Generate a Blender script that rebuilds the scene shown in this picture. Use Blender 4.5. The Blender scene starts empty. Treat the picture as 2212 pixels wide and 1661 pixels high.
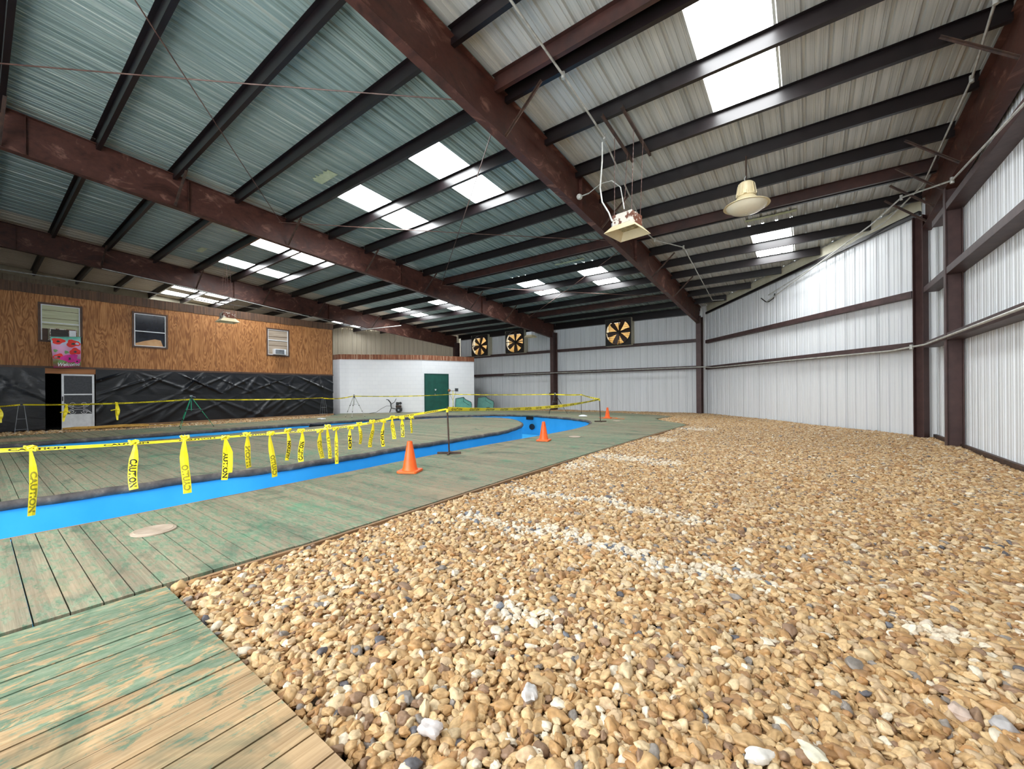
import bpy, math, random
import numpy as np
from mathutils import Matrix, Vector
PI = math.pi
random.seed(7)
rng = np.random.default_rng(7)
SC = bpy.context.scene
COL = SC.collection

# ------------------------------------------------------------------ camera, sky, exposure
cam_d = bpy.data.cameras.new('camera')
cam_d.sensor_width = 36.0
cam_d.lens = 36.0 * 863.56 / 2212
cam_d.shift_y = (844.66 - 830.5) / 2212
cam_d.clip_start = 0.02
cam_d.clip_end = 300
cam = bpy.data.objects.new('camera', cam_d)
COL.objects.link(cam)
cam.matrix_world = (Matrix.Translation((0, 0, 1.063)) @ Matrix.Rotation(0.63759, 4, 'Z')
                    @ Matrix.Rotation(PI / 2, 4, 'X') @ Matrix.Rotation(-0.0076, 4, 'Z'))
SC.camera = cam

SKY_STRENGTH = 6.5        # daylight through the added doorway behind the camera
PANEL_STRENGTH = 19.5     # daylight through the translucent roof panels
world = bpy.data.worlds.new('sky')
SC.world = world
world.use_nodes = True
_bg = world.node_tree.nodes['Background']
_bg.inputs[0].default_value = (0.93, 0.97, 1.0, 1)
_bg.inputs[1].default_value = SKY_STRENGTH
SC.view_settings.view_transform = 'Standard'
SC.view_settings.look = 'None'
SC.view_settings.gamma = 1.0
SC.view_settings.use_curve_mapping = False
SC.view_settings.exposure = 0.45
SC.cycles.max_bounces = 6
SC.cycles.diffuse_bounces = 4
SC.cycles.glossy_bounces = 3
SC.cycles.transmission_bounces = 3
SC.cycles.transparent_max_bounces = 6
SC.cycles.sample_clamp_indirect = 6.0
SC.cycles.caustics_reflective = False
SC.cycles.caustics_refractive = False
SC.cycles.use_denoising = True


# ------------------------------------------------------------------ helpers
def srgb(r, g, b):
    def f(c):
        c /= 255.0
        return c / 12.92 if c <= 0.04045 else ((c + 0.055) / 1.055) ** 2.4
    return (f(r), f(g), f(b), 1.0)


class MB:
    """collects vertices, faces and a material slot per face; becomes ONE mesh object"""
    def __init__(s):
        s.v = []; s.f = []; s.m = []

    def add(s, vs, fs, mi=0):
        o = len(s.v)
        s.v += [tuple(p) for p in vs]
        s.f += [tuple(i + o for i in f) for f in fs]
        s.m += [mi] * len(fs)
        return s

    def box(s, x0, x1, y0, y1, z0, z1, mi=0):
        vs = [(x, y, z) for z in (z0, z1) for y in (y0, y1) for x in (x0, x1)]
        return s.add(vs, [(0, 2, 3, 1), (4, 5, 7, 6), (0, 1, 5, 4), (2, 6, 7, 3), (0, 4, 6, 2), (1, 3, 7, 5)], mi)

    def bar(s, p, q, w, h, up=(0, 0, 1), mi=0):
        """rectangular bar from p to q, w wide, h high"""
        p = Vector(p); q = Vector(q); d = (q - p).normalized(); u = Vector(up)
        sd = d.cross(u)
        if sd.length < 1e-5:
            sd = d.cross(Vector((1, 0, 0)))
        sd.normalize(); u = sd.cross(d).normalized()
        vs = []
        for c in (p, q):
            for a, b in ((-1, -1), (1, -1), (1, 1), (-1, 1)):
                vs.append(c + sd * (a * w / 2) + u * (b * h / 2))
        return s.add(vs, [(3, 2, 1, 0), (4, 5, 6, 7), (0, 1, 5, 4), (1, 2, 6, 5), (2, 3, 7, 6), (3, 0, 4, 7)], mi)

    def tube(s, pts, r, n=8, mi=0, closed=False):
        pts = [Vector(p) for p in pts]
        rings = []
        L = len(pts)
        prev = None
        for i, p in enumerate(pts):
            if closed:
                d = (pts[(i + 1) % L] - pts[i - 1])
            else:
                d = (pts[min(i + 1, L - 1)] - pts[max(i - 1, 0)])
            d.normalize()
            if prev is None:
                a = d.cross(Vector((0, 0, 1)))
                if a.length < 1e-3:
                    a = d.cross(Vector((1, 0, 0)))
            else:
                a = prev - d * prev.dot(d)
            a.normalize(); prev = a
            b = d.cross(a)
            rr = r[i] if isinstance(r, (list, tuple)) else r
            rings.append([p + a * (rr * math.cos(2 * PI * k / n)) + b * (rr * math.sin(2 * PI * k / n)) for k in range(n)])
        vs = [v for R_ in rings for v in R_]
        fs = []
        for i in range(L if closed else L - 1):
            j = (i + 1) % L
            for k in range(n):
                k2 = (k + 1) % n
                fs.append((i * n + k, i * n + k2, j * n + k2, j * n + k))
        if not closed:
            fs.append(tuple(reversed(range(n)))); fs.append(tuple((L - 1) * n + k for k in range(n)))
        return s.add(vs, fs, mi)

    def lathe(s, prof, n=24, o=(0, 0, 0), axis='Z', mi=0, sx=1, sy=1):
        """prof: list of (radius, height)"""
        vs = []
        for r, z in prof:
            for k in range(n):
                a = 2 * PI * k / n
                p = (r * math.cos(a) * sx, r * math.sin(a) * sy, z)
                if axis == 'Y':
                    p = (p[0], p[2], p[1])
                elif axis == 'X':
                    p = (p[2], p[0], p[1])
                vs.append((p[0] + o[0], p[1] + o[1], p[2] + o[2]))
        fs = []
        for i in range(len(prof) - 1):
            for k in range(n):
                k2 = (k + 1) % n
                fs.append((i * n + k, i * n + k2, (i + 1) * n + k2, (i + 1) * n + k))
        if prof[0][0] > 1e-4:
            fs.append(tuple(reversed(range(n))))
        if prof[-1][0] > 1e-4:
            fs.append(tuple((len(prof) - 1) * n + k for k in range(n)))
        return s.add(vs, fs, mi)

    def prism(s, poly, z0, z1, mi=0):
        n = len(poly)
        vs = [(x, y, z0) for x, y in poly] + [(x, y, z1) for x, y in poly]
        fs = [tuple(reversed(range(n))), tuple(range(n, 2 * n))]
        fs += [(i, (i + 1) % n, n + (i + 1) % n, n + i) for i in range(n)]
        return s.add(vs, fs, mi)

    def xform(s, M, start=0):
        for i in range(start, len(s.v)):
            s.v[i] = tuple(M @ Vector(s.v[i]))
        return s


def obj(name, mb, mat, parent=None, smooth=False, bevel=0.0):
    me = bpy.data.meshes.new(name)
    me.from_pydata(mb.v, [], mb.f)
    mats = mat if isinstance(mat, (list, tuple)) else [mat]
    for m in mats:
        me.materials.append(m)
    if len(mats) > 1:
        me.polygons.foreach_set('material_index', mb.m)
    if smooth:
        me.polygons.foreach_set('use_smooth', [True] * len(me.polygons))
        me.set_sharp_from_angle(angle=math.radians(40))
    me.update()
    o = bpy.data.objects.new(name, me)
    COL.objects.link(o)
    if parent is not None:
        o.parent = parent
    if bevel > 0:
        b = o.modifiers.new('bevel', 'BEVEL'); b.width = bevel; b.segments = 2; b.limit_method = 'ANGLE'
    return o


def tag(o, label=None, cat=None, group=None, kind=None):
    if label: o['label'] = label
    if cat: o['category'] = cat
    if group: o['group'] = group
    if kind: o['kind'] = kind
    return o


def thing(name, label, cat, loc=(0, 0, 0), rz=0.0, group=None):
    o = bpy.data.objects.new(name, None)
    COL.objects.link(o)
    o.empty_display_size = 0.1
    o.location = loc
    o.rotation_euler = (0, 0, rz)
    return tag(o, label, cat, group)


def struct(name, mb, mat, label=None, cat=None, smooth=False, parent=None, group=None, bevel=0):
    o = obj(name, mb, mat, parent, smooth, bevel)
    if parent is None:
        tag(o, label, cat, group, 'structure')
    return o


def dup(root, loc, rz, label, group=None):
    r = root.copy(); COL.objects.link(r); r.location = loc; r.rotation_euler = (0, 0, rz)
    r['label'] = label
    if group: r['group'] = group
    for ch in list(root.children):
        c = ch.copy(); COL.objects.link(c); c.parent = r
        for g in list(ch.children):
            d = g.copy(); COL.objects.link(d); d.parent = c
    return r


# ------------------------------------------------------------------ materials
class NT:
    def __init__(s, name):
        s.mat = bpy.data.materials.new(name)
        s.mat.use_nodes = True
        s.t = s.mat.node_tree
        s.b = s.t.nodes['Principled BSDF']

    def n(s, typ, **kw):
        nd = s.t.nodes.new(typ)
        for k, v in kw.items():
            if k.startswith('in_'):
                nd.inputs[k[3:]].default_value = v
            else:
                setattr(nd, k, v)
        return nd

    def l(s, a, b):
        s.t.links.new(a, b)

    def coords(s, scale=(1, 1, 1), rot=(0, 0, 0)):
        tc = s.n('ShaderNodeTexCoord')
        mp = s.n('ShaderNodeMapping')
        mp.inputs['Scale'].default_value = scale
        mp.inputs['Rotation'].default_value = rot
        s.l(tc.outputs['Object'], mp.inputs[0])
        return mp.outputs[0]

    def noise(s, co, scale, detail=4, rough=0.55, dist=0.0):
        nz = s.n('ShaderNodeTexNoise')
        nz.inputs['Scale'].default_value = scale
        nz.inputs['Detail'].default_value = detail
        nz.inputs['Roughness'].default_value = rough
        nz.inputs['Distortion'].default_value = dist
        s.l(co, nz.inputs['Vector'])
        return nz.outputs['Fac']

    def ramp(s, fac, stops):
        r = s.n('ShaderNodeValToRGB')
        e = r.color_ramp.elements
        while len(e) < len(stops):
            e.new(0.5)
        for el, (p, c) in zip(e, stops):
            el.position = p; el.color = c
        s.l(fac, r.inputs[0])
        return r.outputs[0]

    def mix(s, fac, a, b, mode='MIX'):
        m = s.n('ShaderNodeMix', data_type='RGBA', blend_type=mode)
        for sock, v in ((m.inputs['Factor'], fac), (m.inputs['A'], a), (m.inputs['B'], b)):
            pass
        ins = {i.identifier: i for i in m.inputs}
        for key, v in (('Factor_Float', fac), ('A_Color', a), ('B_Color', b)):
            if hasattr(v, 'is_output'):
                s.l(v, ins[key])
            else:
                ins[key].default_value = v
        return [o for o in m.outputs if o.identifier == 'Result_Color'][0]

    def math(s, op, a, b=None, clamp=False):
        m = s.n('ShaderNodeMath', operation=op, use_clamp=clamp)
        for i, v in enumerate((a, b)):
            if v is None: continue
            if hasattr(v, 'is_output'): s.l(v, m.inputs[i])
            else: m.inputs[i].default_value = v
        return m.outputs[0]

    def bump(s, h, strength=0.3, dist=0.01):
        bp = s.n('ShaderNodeBump')
        bp.inputs['Strength'].default_value = strength
        bp.inputs['Distance'].default_value = dist
        s.l(h, bp.inputs['Height'])
        s.l(bp.outputs[0], s.b.inputs['Normal'])

    def done(s, col=None, rough=0.6, metal=0.0, spec=0.5):
        if col is not None:
            if hasattr(col, 'is_output'): s.l(col, s.b.inputs['Base Color'])
            else: s.b.inputs['Base Color'].default_value = col
        if hasattr(rough, 'is_output'): s.l(rough, s.b.inputs['Roughness'])
        else: s.b.inputs['Roughness'].default_value = rough
        s.b.inputs['Metallic'].default_value = metal
        s.b.inputs['Specular IOR Level'].default_value = spec
        return s.mat


def simple(name, c1, c2=None, scale=6, rough=0.6, metal=0.0, spec=0.5, bump=0.0, stretch=(1, 1, 1), lo=0.35, hi=0.65):
    t = NT(name)
    if c2 is None:
        c2 = tuple(min(1, x * 1.18) for x in c1[:3]) + (1,)
    co = t.coords(stretch)
    nz = t.noise(co, scale, 5, 0.6)
    col = t.ramp(nz, [(lo, c1), (hi, c2)])
    if bump:
        t.bump(nz, bump)
    return t.done(col, rough, metal, spec)


M = {}
M['purlin'] = simple('dark purlin paint', srgb(16, 10, 12), srgb(26, 17, 19), 3, 0.36, 0.0, 0.45)
M['girt'] = simple('dark girt paint', srgb(62, 44, 44), srgb(82, 62, 60), 5, 0.5, 0.0, 0.5)


def rust(name, base, mid, pale, scale=2.2):
    t = NT(name)
    co = t.coords((1, 1, 1.6))
    n1 = t.noise(co, scale, 6, 0.65, 1.2)
    n2 = t.noise(co, scale * 5, 4, 0.6)
    c = t.ramp(n1, [(0.3, base), (0.47, mid), (0.56, mid), (0.72, pale)])
    c = t.mix(0.35, c, t.ramp(n2, [(0.35, base), (0.7, mid)]))
    return t.done(c, t.ramp(n1, [(0.3, (0.42,) * 3 + (1,)), (0.8, (0.7,) * 3 + (1,))]), 0.0, 0.4)


M['rafter'] = rust('red oxide steel', srgb(40, 21, 17), srgb(84, 49, 40), srgb(176, 130, 112), 1.5)
M['column'] = simple('brown column paint', srgb(66, 44, 42), srgb(80, 56, 53), 4, 0.5)
M['rod'] = simple('rusty rod', srgb(74, 46, 38), srgb(112, 84, 74), 3, 0.5)
M['galv'] = simple('galvanised conduit', srgb(165, 165, 160), srgb(205, 205, 198), 8, 0.4, 0.3)


def sheet(name, c1, c2, c3, metal, rough, stretch):
    """painted or galvanised ribbed sheet with streaks running along the ribs"""
    t = NT(name)
    co = t.coords(stretch)
    n1 = t.noise(co, 5.5, 5, 0.7)
    n2 = t.noise(t.coords((0.5, 0.5, 0.5)), 1.3, 3, 0.5)
    c = t.ramp(n1, [(0.3, c1), (0.5, c2), (0.7, c3)])
    c = t.mix(t.math('MULTIPLY', n2, 0.35), c, c1)
    return t.done(c, rough, metal, 0.5)


M['roof_teal'] = sheet('teal grey roof sheet', srgb(112, 132, 127), srgb(148, 164, 158), srgb(206, 212, 203), 0.2, 0.33, (3, 0.06, 0.06))  # pale streaks put the sheen of the ribs into the colour
M['roof_grey'] = sheet('grey roof sheet', srgb(168, 171, 168), srgb(202, 203, 198), srgb(226, 224, 216), 0.15, 0.36, (3, 0.06, 0.06))
M['roof_cream'] = sheet('cream roof sheet', srgb(170, 158, 140), srgb(200, 188, 168), srgb(214, 202, 182), 0.05, 0.5, (3, 0.06, 0.06))
M['wall_sheet'] = sheet('white wall sheet', srgb(216, 219, 222), srgb(226, 229, 231), srgb(234, 236, 238), 0.0, 0.42, (2, 2, 0.05))
M['wall_cream'] = sheet('cream wall sheet', srgb(190, 178, 155), srgb(205, 194, 172), srgb(214, 205, 184), 0.0, 0.5, (2, 2, 0.05))
M['seam'] = simple('dark seam', srgb(70, 70, 70), srgb(88, 88, 88), 5, 0.6)
M['cream'] = simple('cream trim sheet', srgb(196, 190, 165), srgb(212, 206, 184), 4, 0.55)
M['skylight'] = None
t = NT('translucent roof panel')
t.b.inputs['Emission Color'].default_value = (0.95, 0.985, 1.0, 1)
t.b.inputs['Emission Strength'].default_value = PANEL_STRENGTH
M['skylight'] = t.done((0.9, 0.9, 0.9, 1), 0.5)


def deck_mat(name, along, green_amount, wood1, wood2, wear=None):
    """weathered boards with worn green paint; along = axis the boards run; wear = (x0, x1): paint worn off towards x1"""
    t = NT(name)
    st = (1.0, 2.4, 1) if along == 'X' else (2.4, 1.0, 1)
    st2 = (0.25, 9, 1) if along == 'X' else (9, 0.25, 1)
    co = t.coords(st); cg = t.coords(st2)
    grain = t.noise(cg, 9, 6, 0.7, 0.3)
    fine = t.noise(t.coords((0.6, 3, 1) if along == 'X' else (3, 0.6, 1)), 14, 6, 0.75)
    big = t.noise(t.coords((0.5, 0.5, 1)), 0.9, 3, 0.5)
    mid = t.noise(co, 9.0, 9, 0.74, 0.5)
    wood = t.ramp(grain, [(0.3, wood1), (0.7, wood2)])
    green = t.ramp(fine, [(0.3, srgb(82, 108, 86)), (0.5, srgb(114, 132, 108)), (0.7, srgb(150, 154, 132))])
    m = t.math('ADD', t.math('MULTIPLY', mid, 0.85), t.math('MULTIPLY', big, 0.35))
    sp = t.n('ShaderNodeSeparateXYZ'); tc = t.n('ShaderNodeTexCoord'); t.l(tc.outputs['Object'], sp.inputs[0])
    if wear:
        mr = t.n('ShaderNodeMapRange'); mr.inputs['From Min'].default_value = wear[0]; mr.inputs['From Max'].default_value = wear[1]
        mr.inputs['To Min'].default_value = 0.01; mr.inputs['To Max'].default_value = -0.30
        t.l(sp.outputs[0], mr.inputs['Value'])
        m = t.math('ADD', m, mr.outputs[0])
    f = t.ramp(m, [(0.63 - green_amount, (0, 0, 0, 1)), (0.69 - green_amount, (1, 1, 1, 1))])
    c = t.mix(f, wood, green)
    # damp dark stains and fresher green patches
    st_ = t.noise(t.coords((0.8, 1.4, 1)), 1.7, 5, 0.65, 0.8)
    c = t.mix(t.ramp(st_, [(0.55, (0, 0, 0, 1)), (0.70, (0.75, 0.75, 0.75, 1))]), c, srgb(64, 88, 74))
    if not wear:
        c = t.mix(t.ramp(t.noise(t.coords((1.1, 1.6, 1)), 1.1, 7, 0.7, 0.5), [(0.56, (0, 0, 0, 1)), (0.70, (0.7, 0.7, 0.7, 1))]), c, srgb(78, 140, 108))
    c = t.mix(t.ramp(t.noise(t.coords((0.9, 0.7, 1)), 0.8, 4, 0.6), [(0.60, (0, 0, 0, 1)), (0.75, (0.5, 0.5, 0.5, 1))]), c, srgb(178, 146, 118))
    # each board a little lighter or darker
    bd = t.math('FLOOR', t.math('DIVIDE', sp.outputs[1 if along == 'X' else 0], 0.116 if along == 'X' else 0.1155))
    wn = t.n('ShaderNodeTexWhiteNoise', noise_dimensions='1D'); t.l(bd, wn.inputs['W'])
    c = t.mix(1.0, c, t.ramp(wn.outputs['Value'], [(0.0, (0.82, 0.82, 0.82, 1)), (1.0, (1.08, 1.08, 1.06, 1))]), 'MULTIPLY')
    t.bump(grain, 0.25, 0.004)
    return t.done(c, 0.75, 0, 0.25)


M['deck_walk'] = deck_mat('worn green walkway boards', 'X', 0.04, srgb(120, 112, 92), srgb(158, 148, 126))
M['deck_near'] = deck_mat('worn green entry boards', 'Y', 0.065, srgb(146, 118, 84), srgb(194, 166, 128), (-2.2, -0.2))
M['deck_wood'] = simple('bare edge board', srgb(120, 92, 64), srgb(160, 126, 92), 3, 0.8, bump=0.2, stretch=(4, 0.3, 1))
M['under'] = simple('dark earth', srgb(58, 42, 30), srgb(84, 62, 44), 4, 0.95)

t = NT('blue basin paint')
n_ = t.noise(t.coords(), 2.2, 4, 0.5)
M['blue'] = t.done(t.ramp(n_, [(0.3, srgb(58, 166, 222)), (0.7, srgb(70, 178, 232))]), 0.35, 0, 0.5)
t = NT('grey rubber coping')
n_ = t.noise(t.coords(), 6, 6, 0.65)
M['coping'] = t.done(t.ramp(n_, [(0.3, srgb(62, 58, 58)), (0.55, srgb(92, 86, 82)), (0.75, srgb(142, 130, 118))]), 0.7, 0, 0.3)

# plywood with strong cathedral grain
t = NT('stained plywood')
co = t.coords((1, 1.1, 0.16))
w = t.noise(co, 3.2, 3, 0.45, 1.6)
rings = t.math('SINE', t.math('MULTIPLY', w, 62.0))
g = t.math('ADD', t.math('MULTIPLY', rings, 0.22), t.math('MULTIPLY', t.noise(t.coords((1, 2.0, 0.2)), 12, 4, 0.6), 0.9))
c = t.ramp(g, [(0.22, srgb(132, 84, 46)), (0.48, srgb(164, 110, 64)), (0.75, srgb(186, 132, 82))])
dk = t.noise(t.coords((1, 0.5, 0.7)), 1.1, 4, 0.6, 0.5)
c = t.mix(t.ramp(dk, [(0.58, (0, 0, 0, 1)), (0.78, (0.6, 0.6, 0.6, 1))]), c, srgb(92, 58, 36))
M['ply'] = t.done(c, 0.6, 0, 0.35)
M['ply_dark'] = simple('dark stained boards', srgb(62, 42, 28), srgb(98, 68, 46), 4, 0.65, stretch=(1, 6, 0.3))
M['brown_trim'] = simple('brown window trim', srgb(70, 50, 40), srgb(92, 66, 52), 5, 0.6)

t = NT('black plastic sheeting')
n_ = t.noise(t.coords((1, 1.0, 2.2), (0.5, 0, 0)), 2.6, 6, 0.6, 1.0)
t.bump(n_, 0.2, 0.04)
M['plastic'] = t.done(srgb(15, 18, 26), 0.3, 0, 0.55)

t = NT('white painted block')
br = t.n('ShaderNodeTexBrick')
br.inputs['Scale'].default_value = 1.0
br.inputs['Brick Width'].default_value = 0.41
br.inputs['Row Height'].default_value = 0.205
br.inputs['Mortar Size'].default_value = 0.006
br.inputs['Color1'].default_value = srgb(244, 244, 247)
br.inputs['Color2'].default_value = srgb(247, 247, 249)
br.inputs['Mortar'].default_value = srgb(234, 235, 238)
tc = t.n('ShaderNodeTexCoord'); sp = t.n('ShaderNodeSeparateXYZ'); cb = t.n('ShaderNodeCombineXYZ')
t.l(tc.outputs['Object'], sp.inputs[0])
t.l(t.math('ADD', sp.outputs[0], sp.outputs[1]), cb.inputs[0]); t.l(sp.outputs[2], cb.inputs[1])
t.l(cb.outputs[0], br.inputs['Vector'])
M['block'] = t.done(br.outputs[0], 0.55, 0, 0.3)

t = NT('rust streaked fascia boards')
c = t.ramp(t.noise(t.coords((5, 5, 0.25)), 3, 5, 0.7), [(0.3, srgb(96, 52, 34)), (0.52, srgb(146, 86, 56)), (0.7, srgb(222, 190, 160))])
M['fascia'] = t.done(c, 0.7)
M['green_door'] = simple('dark green door paint', srgb(12, 76, 66), srgb(18, 90, 78), 3, 0.45)
M['white_metal'] = simple('white aluminium', srgb(214, 216, 220), srgb(228, 230, 233), 8, 0.4)
M['dark_glass'] = simple('dark window glass', srgb(28, 32, 40), srgb(44, 48, 56), 2, 0.12, 0, 0.7)
M['board_pale'] = simple('pale green boards', srgb(176, 176, 142), srgb(196, 196, 164), 3, 0.7, stretch=(1, 0.4, 5))
M['board_tan'] = simple('tan boards', srgb(150, 134, 116), srgb(176, 160, 142), 3, 0.7, stretch=(1, 0.4, 5))
M['card'] = simple('cardboard', srgb(186, 142, 98), srgb(206, 164, 122), 4, 0.8)
M['void'] = simple('dark opening', srgb(10, 9, 10), srgb(16, 14, 14), 2, 0.9)
M['screen'] = simple('dark door screen', srgb(46, 48, 54), srgb(62, 64, 70), 20, 0.5)
M['black'] = simple('black plastic', srgb(22, 22, 24), srgb(34, 34, 36), 6, 0.45)
M['steel_dark'] = simple('dark rusty steel', srgb(52, 40, 36), srgb(86, 62, 50), 8, 0.6, 0.2)
M['grey_metal'] = simple('grey metal', srgb(120, 124, 130), srgb(158, 162, 168), 8, 0.4, 0.4)
M['orange'] = simple('orange cone plastic', srgb(244, 92, 24), srgb(252, 112, 40), 4, 0.45)
M['teal_paint'] = simple('teal shell', srgb(92, 158, 146), srgb(112, 178, 164), 3, 0.5)
M['green_paint'] = simple('green tripod paint', srgb(18, 128, 92), srgb(40, 150, 112), 5, 0.4)
M['lid'] = simple('beige lid', srgb(158, 140, 122), srgb(182, 164, 146), 7, 0.6, bump=0.1)
M['lamp_cream'] = simple('cream lamp shade', srgb(206, 190, 150), srgb(222, 208, 172), 3, 0.45)
M['lamp_lens'] = simple('ivory lens', srgb(222, 212, 184), srgb(232, 224, 200), 2, 0.3)
M['rusty_white'] = None
t = NT('peeling white paint on rust')
c = t.ramp(t.noise(t.coords(), 7, 5, 0.6), [(0.46, srgb(104, 60, 42)), (0.5, srgb(214, 208, 196))])
M['rusty_white'] = t.done(c, 0.55)
M['fan_frame'] = simple('black fan frame', srgb(26, 22, 20), srgb(40, 34, 30), 5, 0.6)
M['fan_blade'] = simple('dark fan blade', srgb(52, 34, 24), srgb(74, 50, 36), 4, 0.5)
M['louver'] = simple('yellowed louver', srgb(196, 164, 104), srgb(222, 196, 146), 3, 0.5)
M['yellow'] = None
t = NT('yellow tape plastic')
t.b.inputs['Subsurface Weight'].default_value = 0.0
n_ = t.noise(t.coords((3, 3, 3)), 4, 3, 0.5)
M['yellow'] = t.done(t.ramp(n_, [(0.3, srgb(248, 226, 20)), (0.7, srgb(255, 238, 60))]), 0.35, 0, 0.5)
M['tape_black'] = simple('black tape print', srgb(24, 22, 12), srgb(32, 30, 16), 6, 0.45)
M['tape_faint'] = simple('faded tape print', srgb(150, 140, 40), srgb(166, 154, 52), 6, 0.45)
M['hose'] = simple('ochre hose', srgb(176, 132, 52), srgb(206, 164, 84), 6, 0.6)
M['magenta'] = simple('magenta plastic', srgb(236, 12, 140), srgb(250, 40, 160), 4, 0.4)
M['cyan'] = simple('aqua plastic', srgb(104, 176, 186), srgb(134, 200, 206), 4, 0.45)
M['insul'] = simple('torn pale insulation', srgb(176, 184, 148), srgb(200, 204, 172), 6, 0.85)
M['bare_wood'] = simple('old wood sheet', srgb(148, 124, 98), srgb(178, 152, 122), 4, 0.8, stretch=(0.4, 4, 1))
M['orange_cord'] = simple('orange cord', srgb(226, 110, 40), srgb(240, 130, 60), 6, 0.5)
M['copper'] = simple('coppery lamp head', srgb(150, 100, 60), srgb(180, 128, 84), 6, 0.4, 0.4)

# ------------------------------------------------------------------ frame of the hall
X0, X1, X2, X3, X4 = 2.12, -3.94, -11.57, -19.21, -26.05      # frame lines
YB = 19.98                                                     # inside of the sheet on the back wall
YE = -3.2                                                      # near end of the hall, with the added walls and doorway
PS = 1.2192
PY = [1.515 + PS * k for k in range(-3, 16)]


def zT(y): return 6.24 - 0.074 * y        # top of the rafters
def zL(y): return 5.50 - 0.0755 * y       # underside of the rafters
def zS(y): return 6.24 - 0.074 * y + 0.115  # roof sheet


DA = Vector((-3.78, 20.03, 0)); DB = Vector((2.275, 12.69, 0))   # sheet line of the cut-off corner
DD = (DB - DA).normalized(); DN = Vector((-DD.y, DD.x, 0))     # DN points outwards (up-right)
if DN.x < 0: DN = -DN


def diag_x(y):   # x of the corner wall at a given y
    return DA.x + (DB.x - DA.x) * (y - DA.y) / (DB.y - DA.y)


LA = Vector((-19.2, 20.03, 0)); LB = Vector((-26.05, 13.0, 0))  # the other cut-off corner


def ldiag_x(y):
    return LA.x + (LB.x - LA.x) * (y - LA.y) / (LB.y - LA.y)


# --- roof sheets with real ribs, openings for the translucent panels
sky_x = [(-1.25, -0.34), (2.9, 2.9), (-6.70, -5.78), (-9.40, -8.48), (-14.72, -13.92), (-17.58, -16.64), (-23.5, -22.6), (-25.2, -24.3)]
sky_x = [s for s in sky_x if s[1] > s[0]]
sky_y = [(5.178, 7.606), (12.493, 14.921)]
sky_y_back = (-2.13, 0.29)      # the next row up, over the viewer


def rib_profile(xa, xb):
    pts = []
    x = xa
    P_ = 0.3048
    k = 0
    while x < xb - 1e-6:
        for dx, dz in ((0.0, 0.0), (0.078, 0.0), (0.084, 0.009), (0.100, 0.009), (0.106, 0.0), (0.172, 0.0), (0.178, 0.009), (0.194, 0.009), (0.200, 0.0), (0.228, 0.0), (0.244, 0.034), (0.276, 0.034), (0.292, 0.0)):
            if x + dx < xb:
                pts.append((x + dx, dz))
        x += P_
    pts.append((xb, 0.0))
    return pts


def roof_piece(xa, xb, ya, yb_fn, mat, label):
    mb = MB()
    pr = rib_profile(xa, xb)
    for (x0, d0), (x1, d1) in zip(pr, pr[1:]):
        xm = (x0 + x1) / 2
        y1 = yb_fn(xm)
        if y1 <= ya + 0.01:
            continue
        iv = [(ya, y1)]
        if any(a <= xm <= b for a, b in sky_x):
            cuts = ([sky_y_back] if xm > -3 else []) + [c for c in sky_y if c[1] < y1]
            iv = []; c0 = ya
            for a, b in cuts:
                iv.append((c0, a)); c0 = b
            iv.append((c0, y1))
        for a, b in iv:
            mb.add([(x0, a, zS(a) + d0), (x1, a, zS(a) + d1), (x1, b, zS(b) + d1), (x0, b, zS(b) + d0)], [(0, 1, 2, 3)])
    return struct('ceiling', mb, mat, label, 'roof sheet')


def yb_right(x):
    if x <= DA.x: return YB + 0.1
    return 0.4 + DA.y + (DB.y - DA.y) * (x - DA.x) / (DB.x - DA.x)


def yb_left(x):
    if x >= LA.x: return YB + 0.1
    return LA.y + (LB.y - LA.y) * (x - LA.x) / (LB.x - LA.x)


roof_piece(X1, 2.35, YE, yb_right, M['roof_grey'], 'grey ribbed roof sheeting over the bay next to the white end wall')
roof_piece(X2, X1, YE, lambda x: YB + 0.1, M['roof_teal'], 'teal grey ribbed roof sheeting between the two nearest rafters')
roof_piece(-18.3, X2, YE, lambda x: YB + 0.1, M['roof_teal'], 'teal grey ribbed roof sheeting over the far half of the pool')
roof_piece(-26.15, -18.3, YE, yb_left, M['roof_cream'], 'cream ribbed roof sheeting above the plywood building')

# translucent panels, two rib bays wide each
row_words = ['upper', 'lower']
bay_words = {-1.25: 'over the pebble bed beside the white end wall', -6.70: 'of the pair nearer the long rusty rafter', -9.40: 'of the pair nearer the middle rafter',
             -14.72: 'just beyond the middle rafter', -17.58: 'close to the far rafter', -23.5: 'over the plywood building nearer the far rafter', -25.2: 'over the plywood building by its far gable'}
for (a, b) in sky_x:
    for ri, (y0, y1) in enumerate(sky_y + [sky_y_back]):
        if (a < -19.3 and ri == 1) or (ri == 2 and a < -3):
            continue
        mb = MB()
        n = 12
        vs = []
        for i in range(n + 1):
            x = a + (b - a) * i / n
            dz = 0.036 + (0.012 if i % 4 == 2 else 0)
            vs += [(x, y0 - 0.03, zS(y0 - 0.03) + dz), (x, y1 + 0.03, zS(y1 + 0.03) + dz)]
        mb.add(vs, [(2 * i, 2 * i + 2, 2 * i + 3, 2 * i + 1) for i in range(n)])
        where = ('in the row nearer the ridge', 'in the row nearer the fan wall', 'in the row over the viewer')[ri]
        struct('skylight', mb, M['skylight'], 'bright translucent roof panel %s, %s' % (bay_words[a], where), 'skylight')

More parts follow.
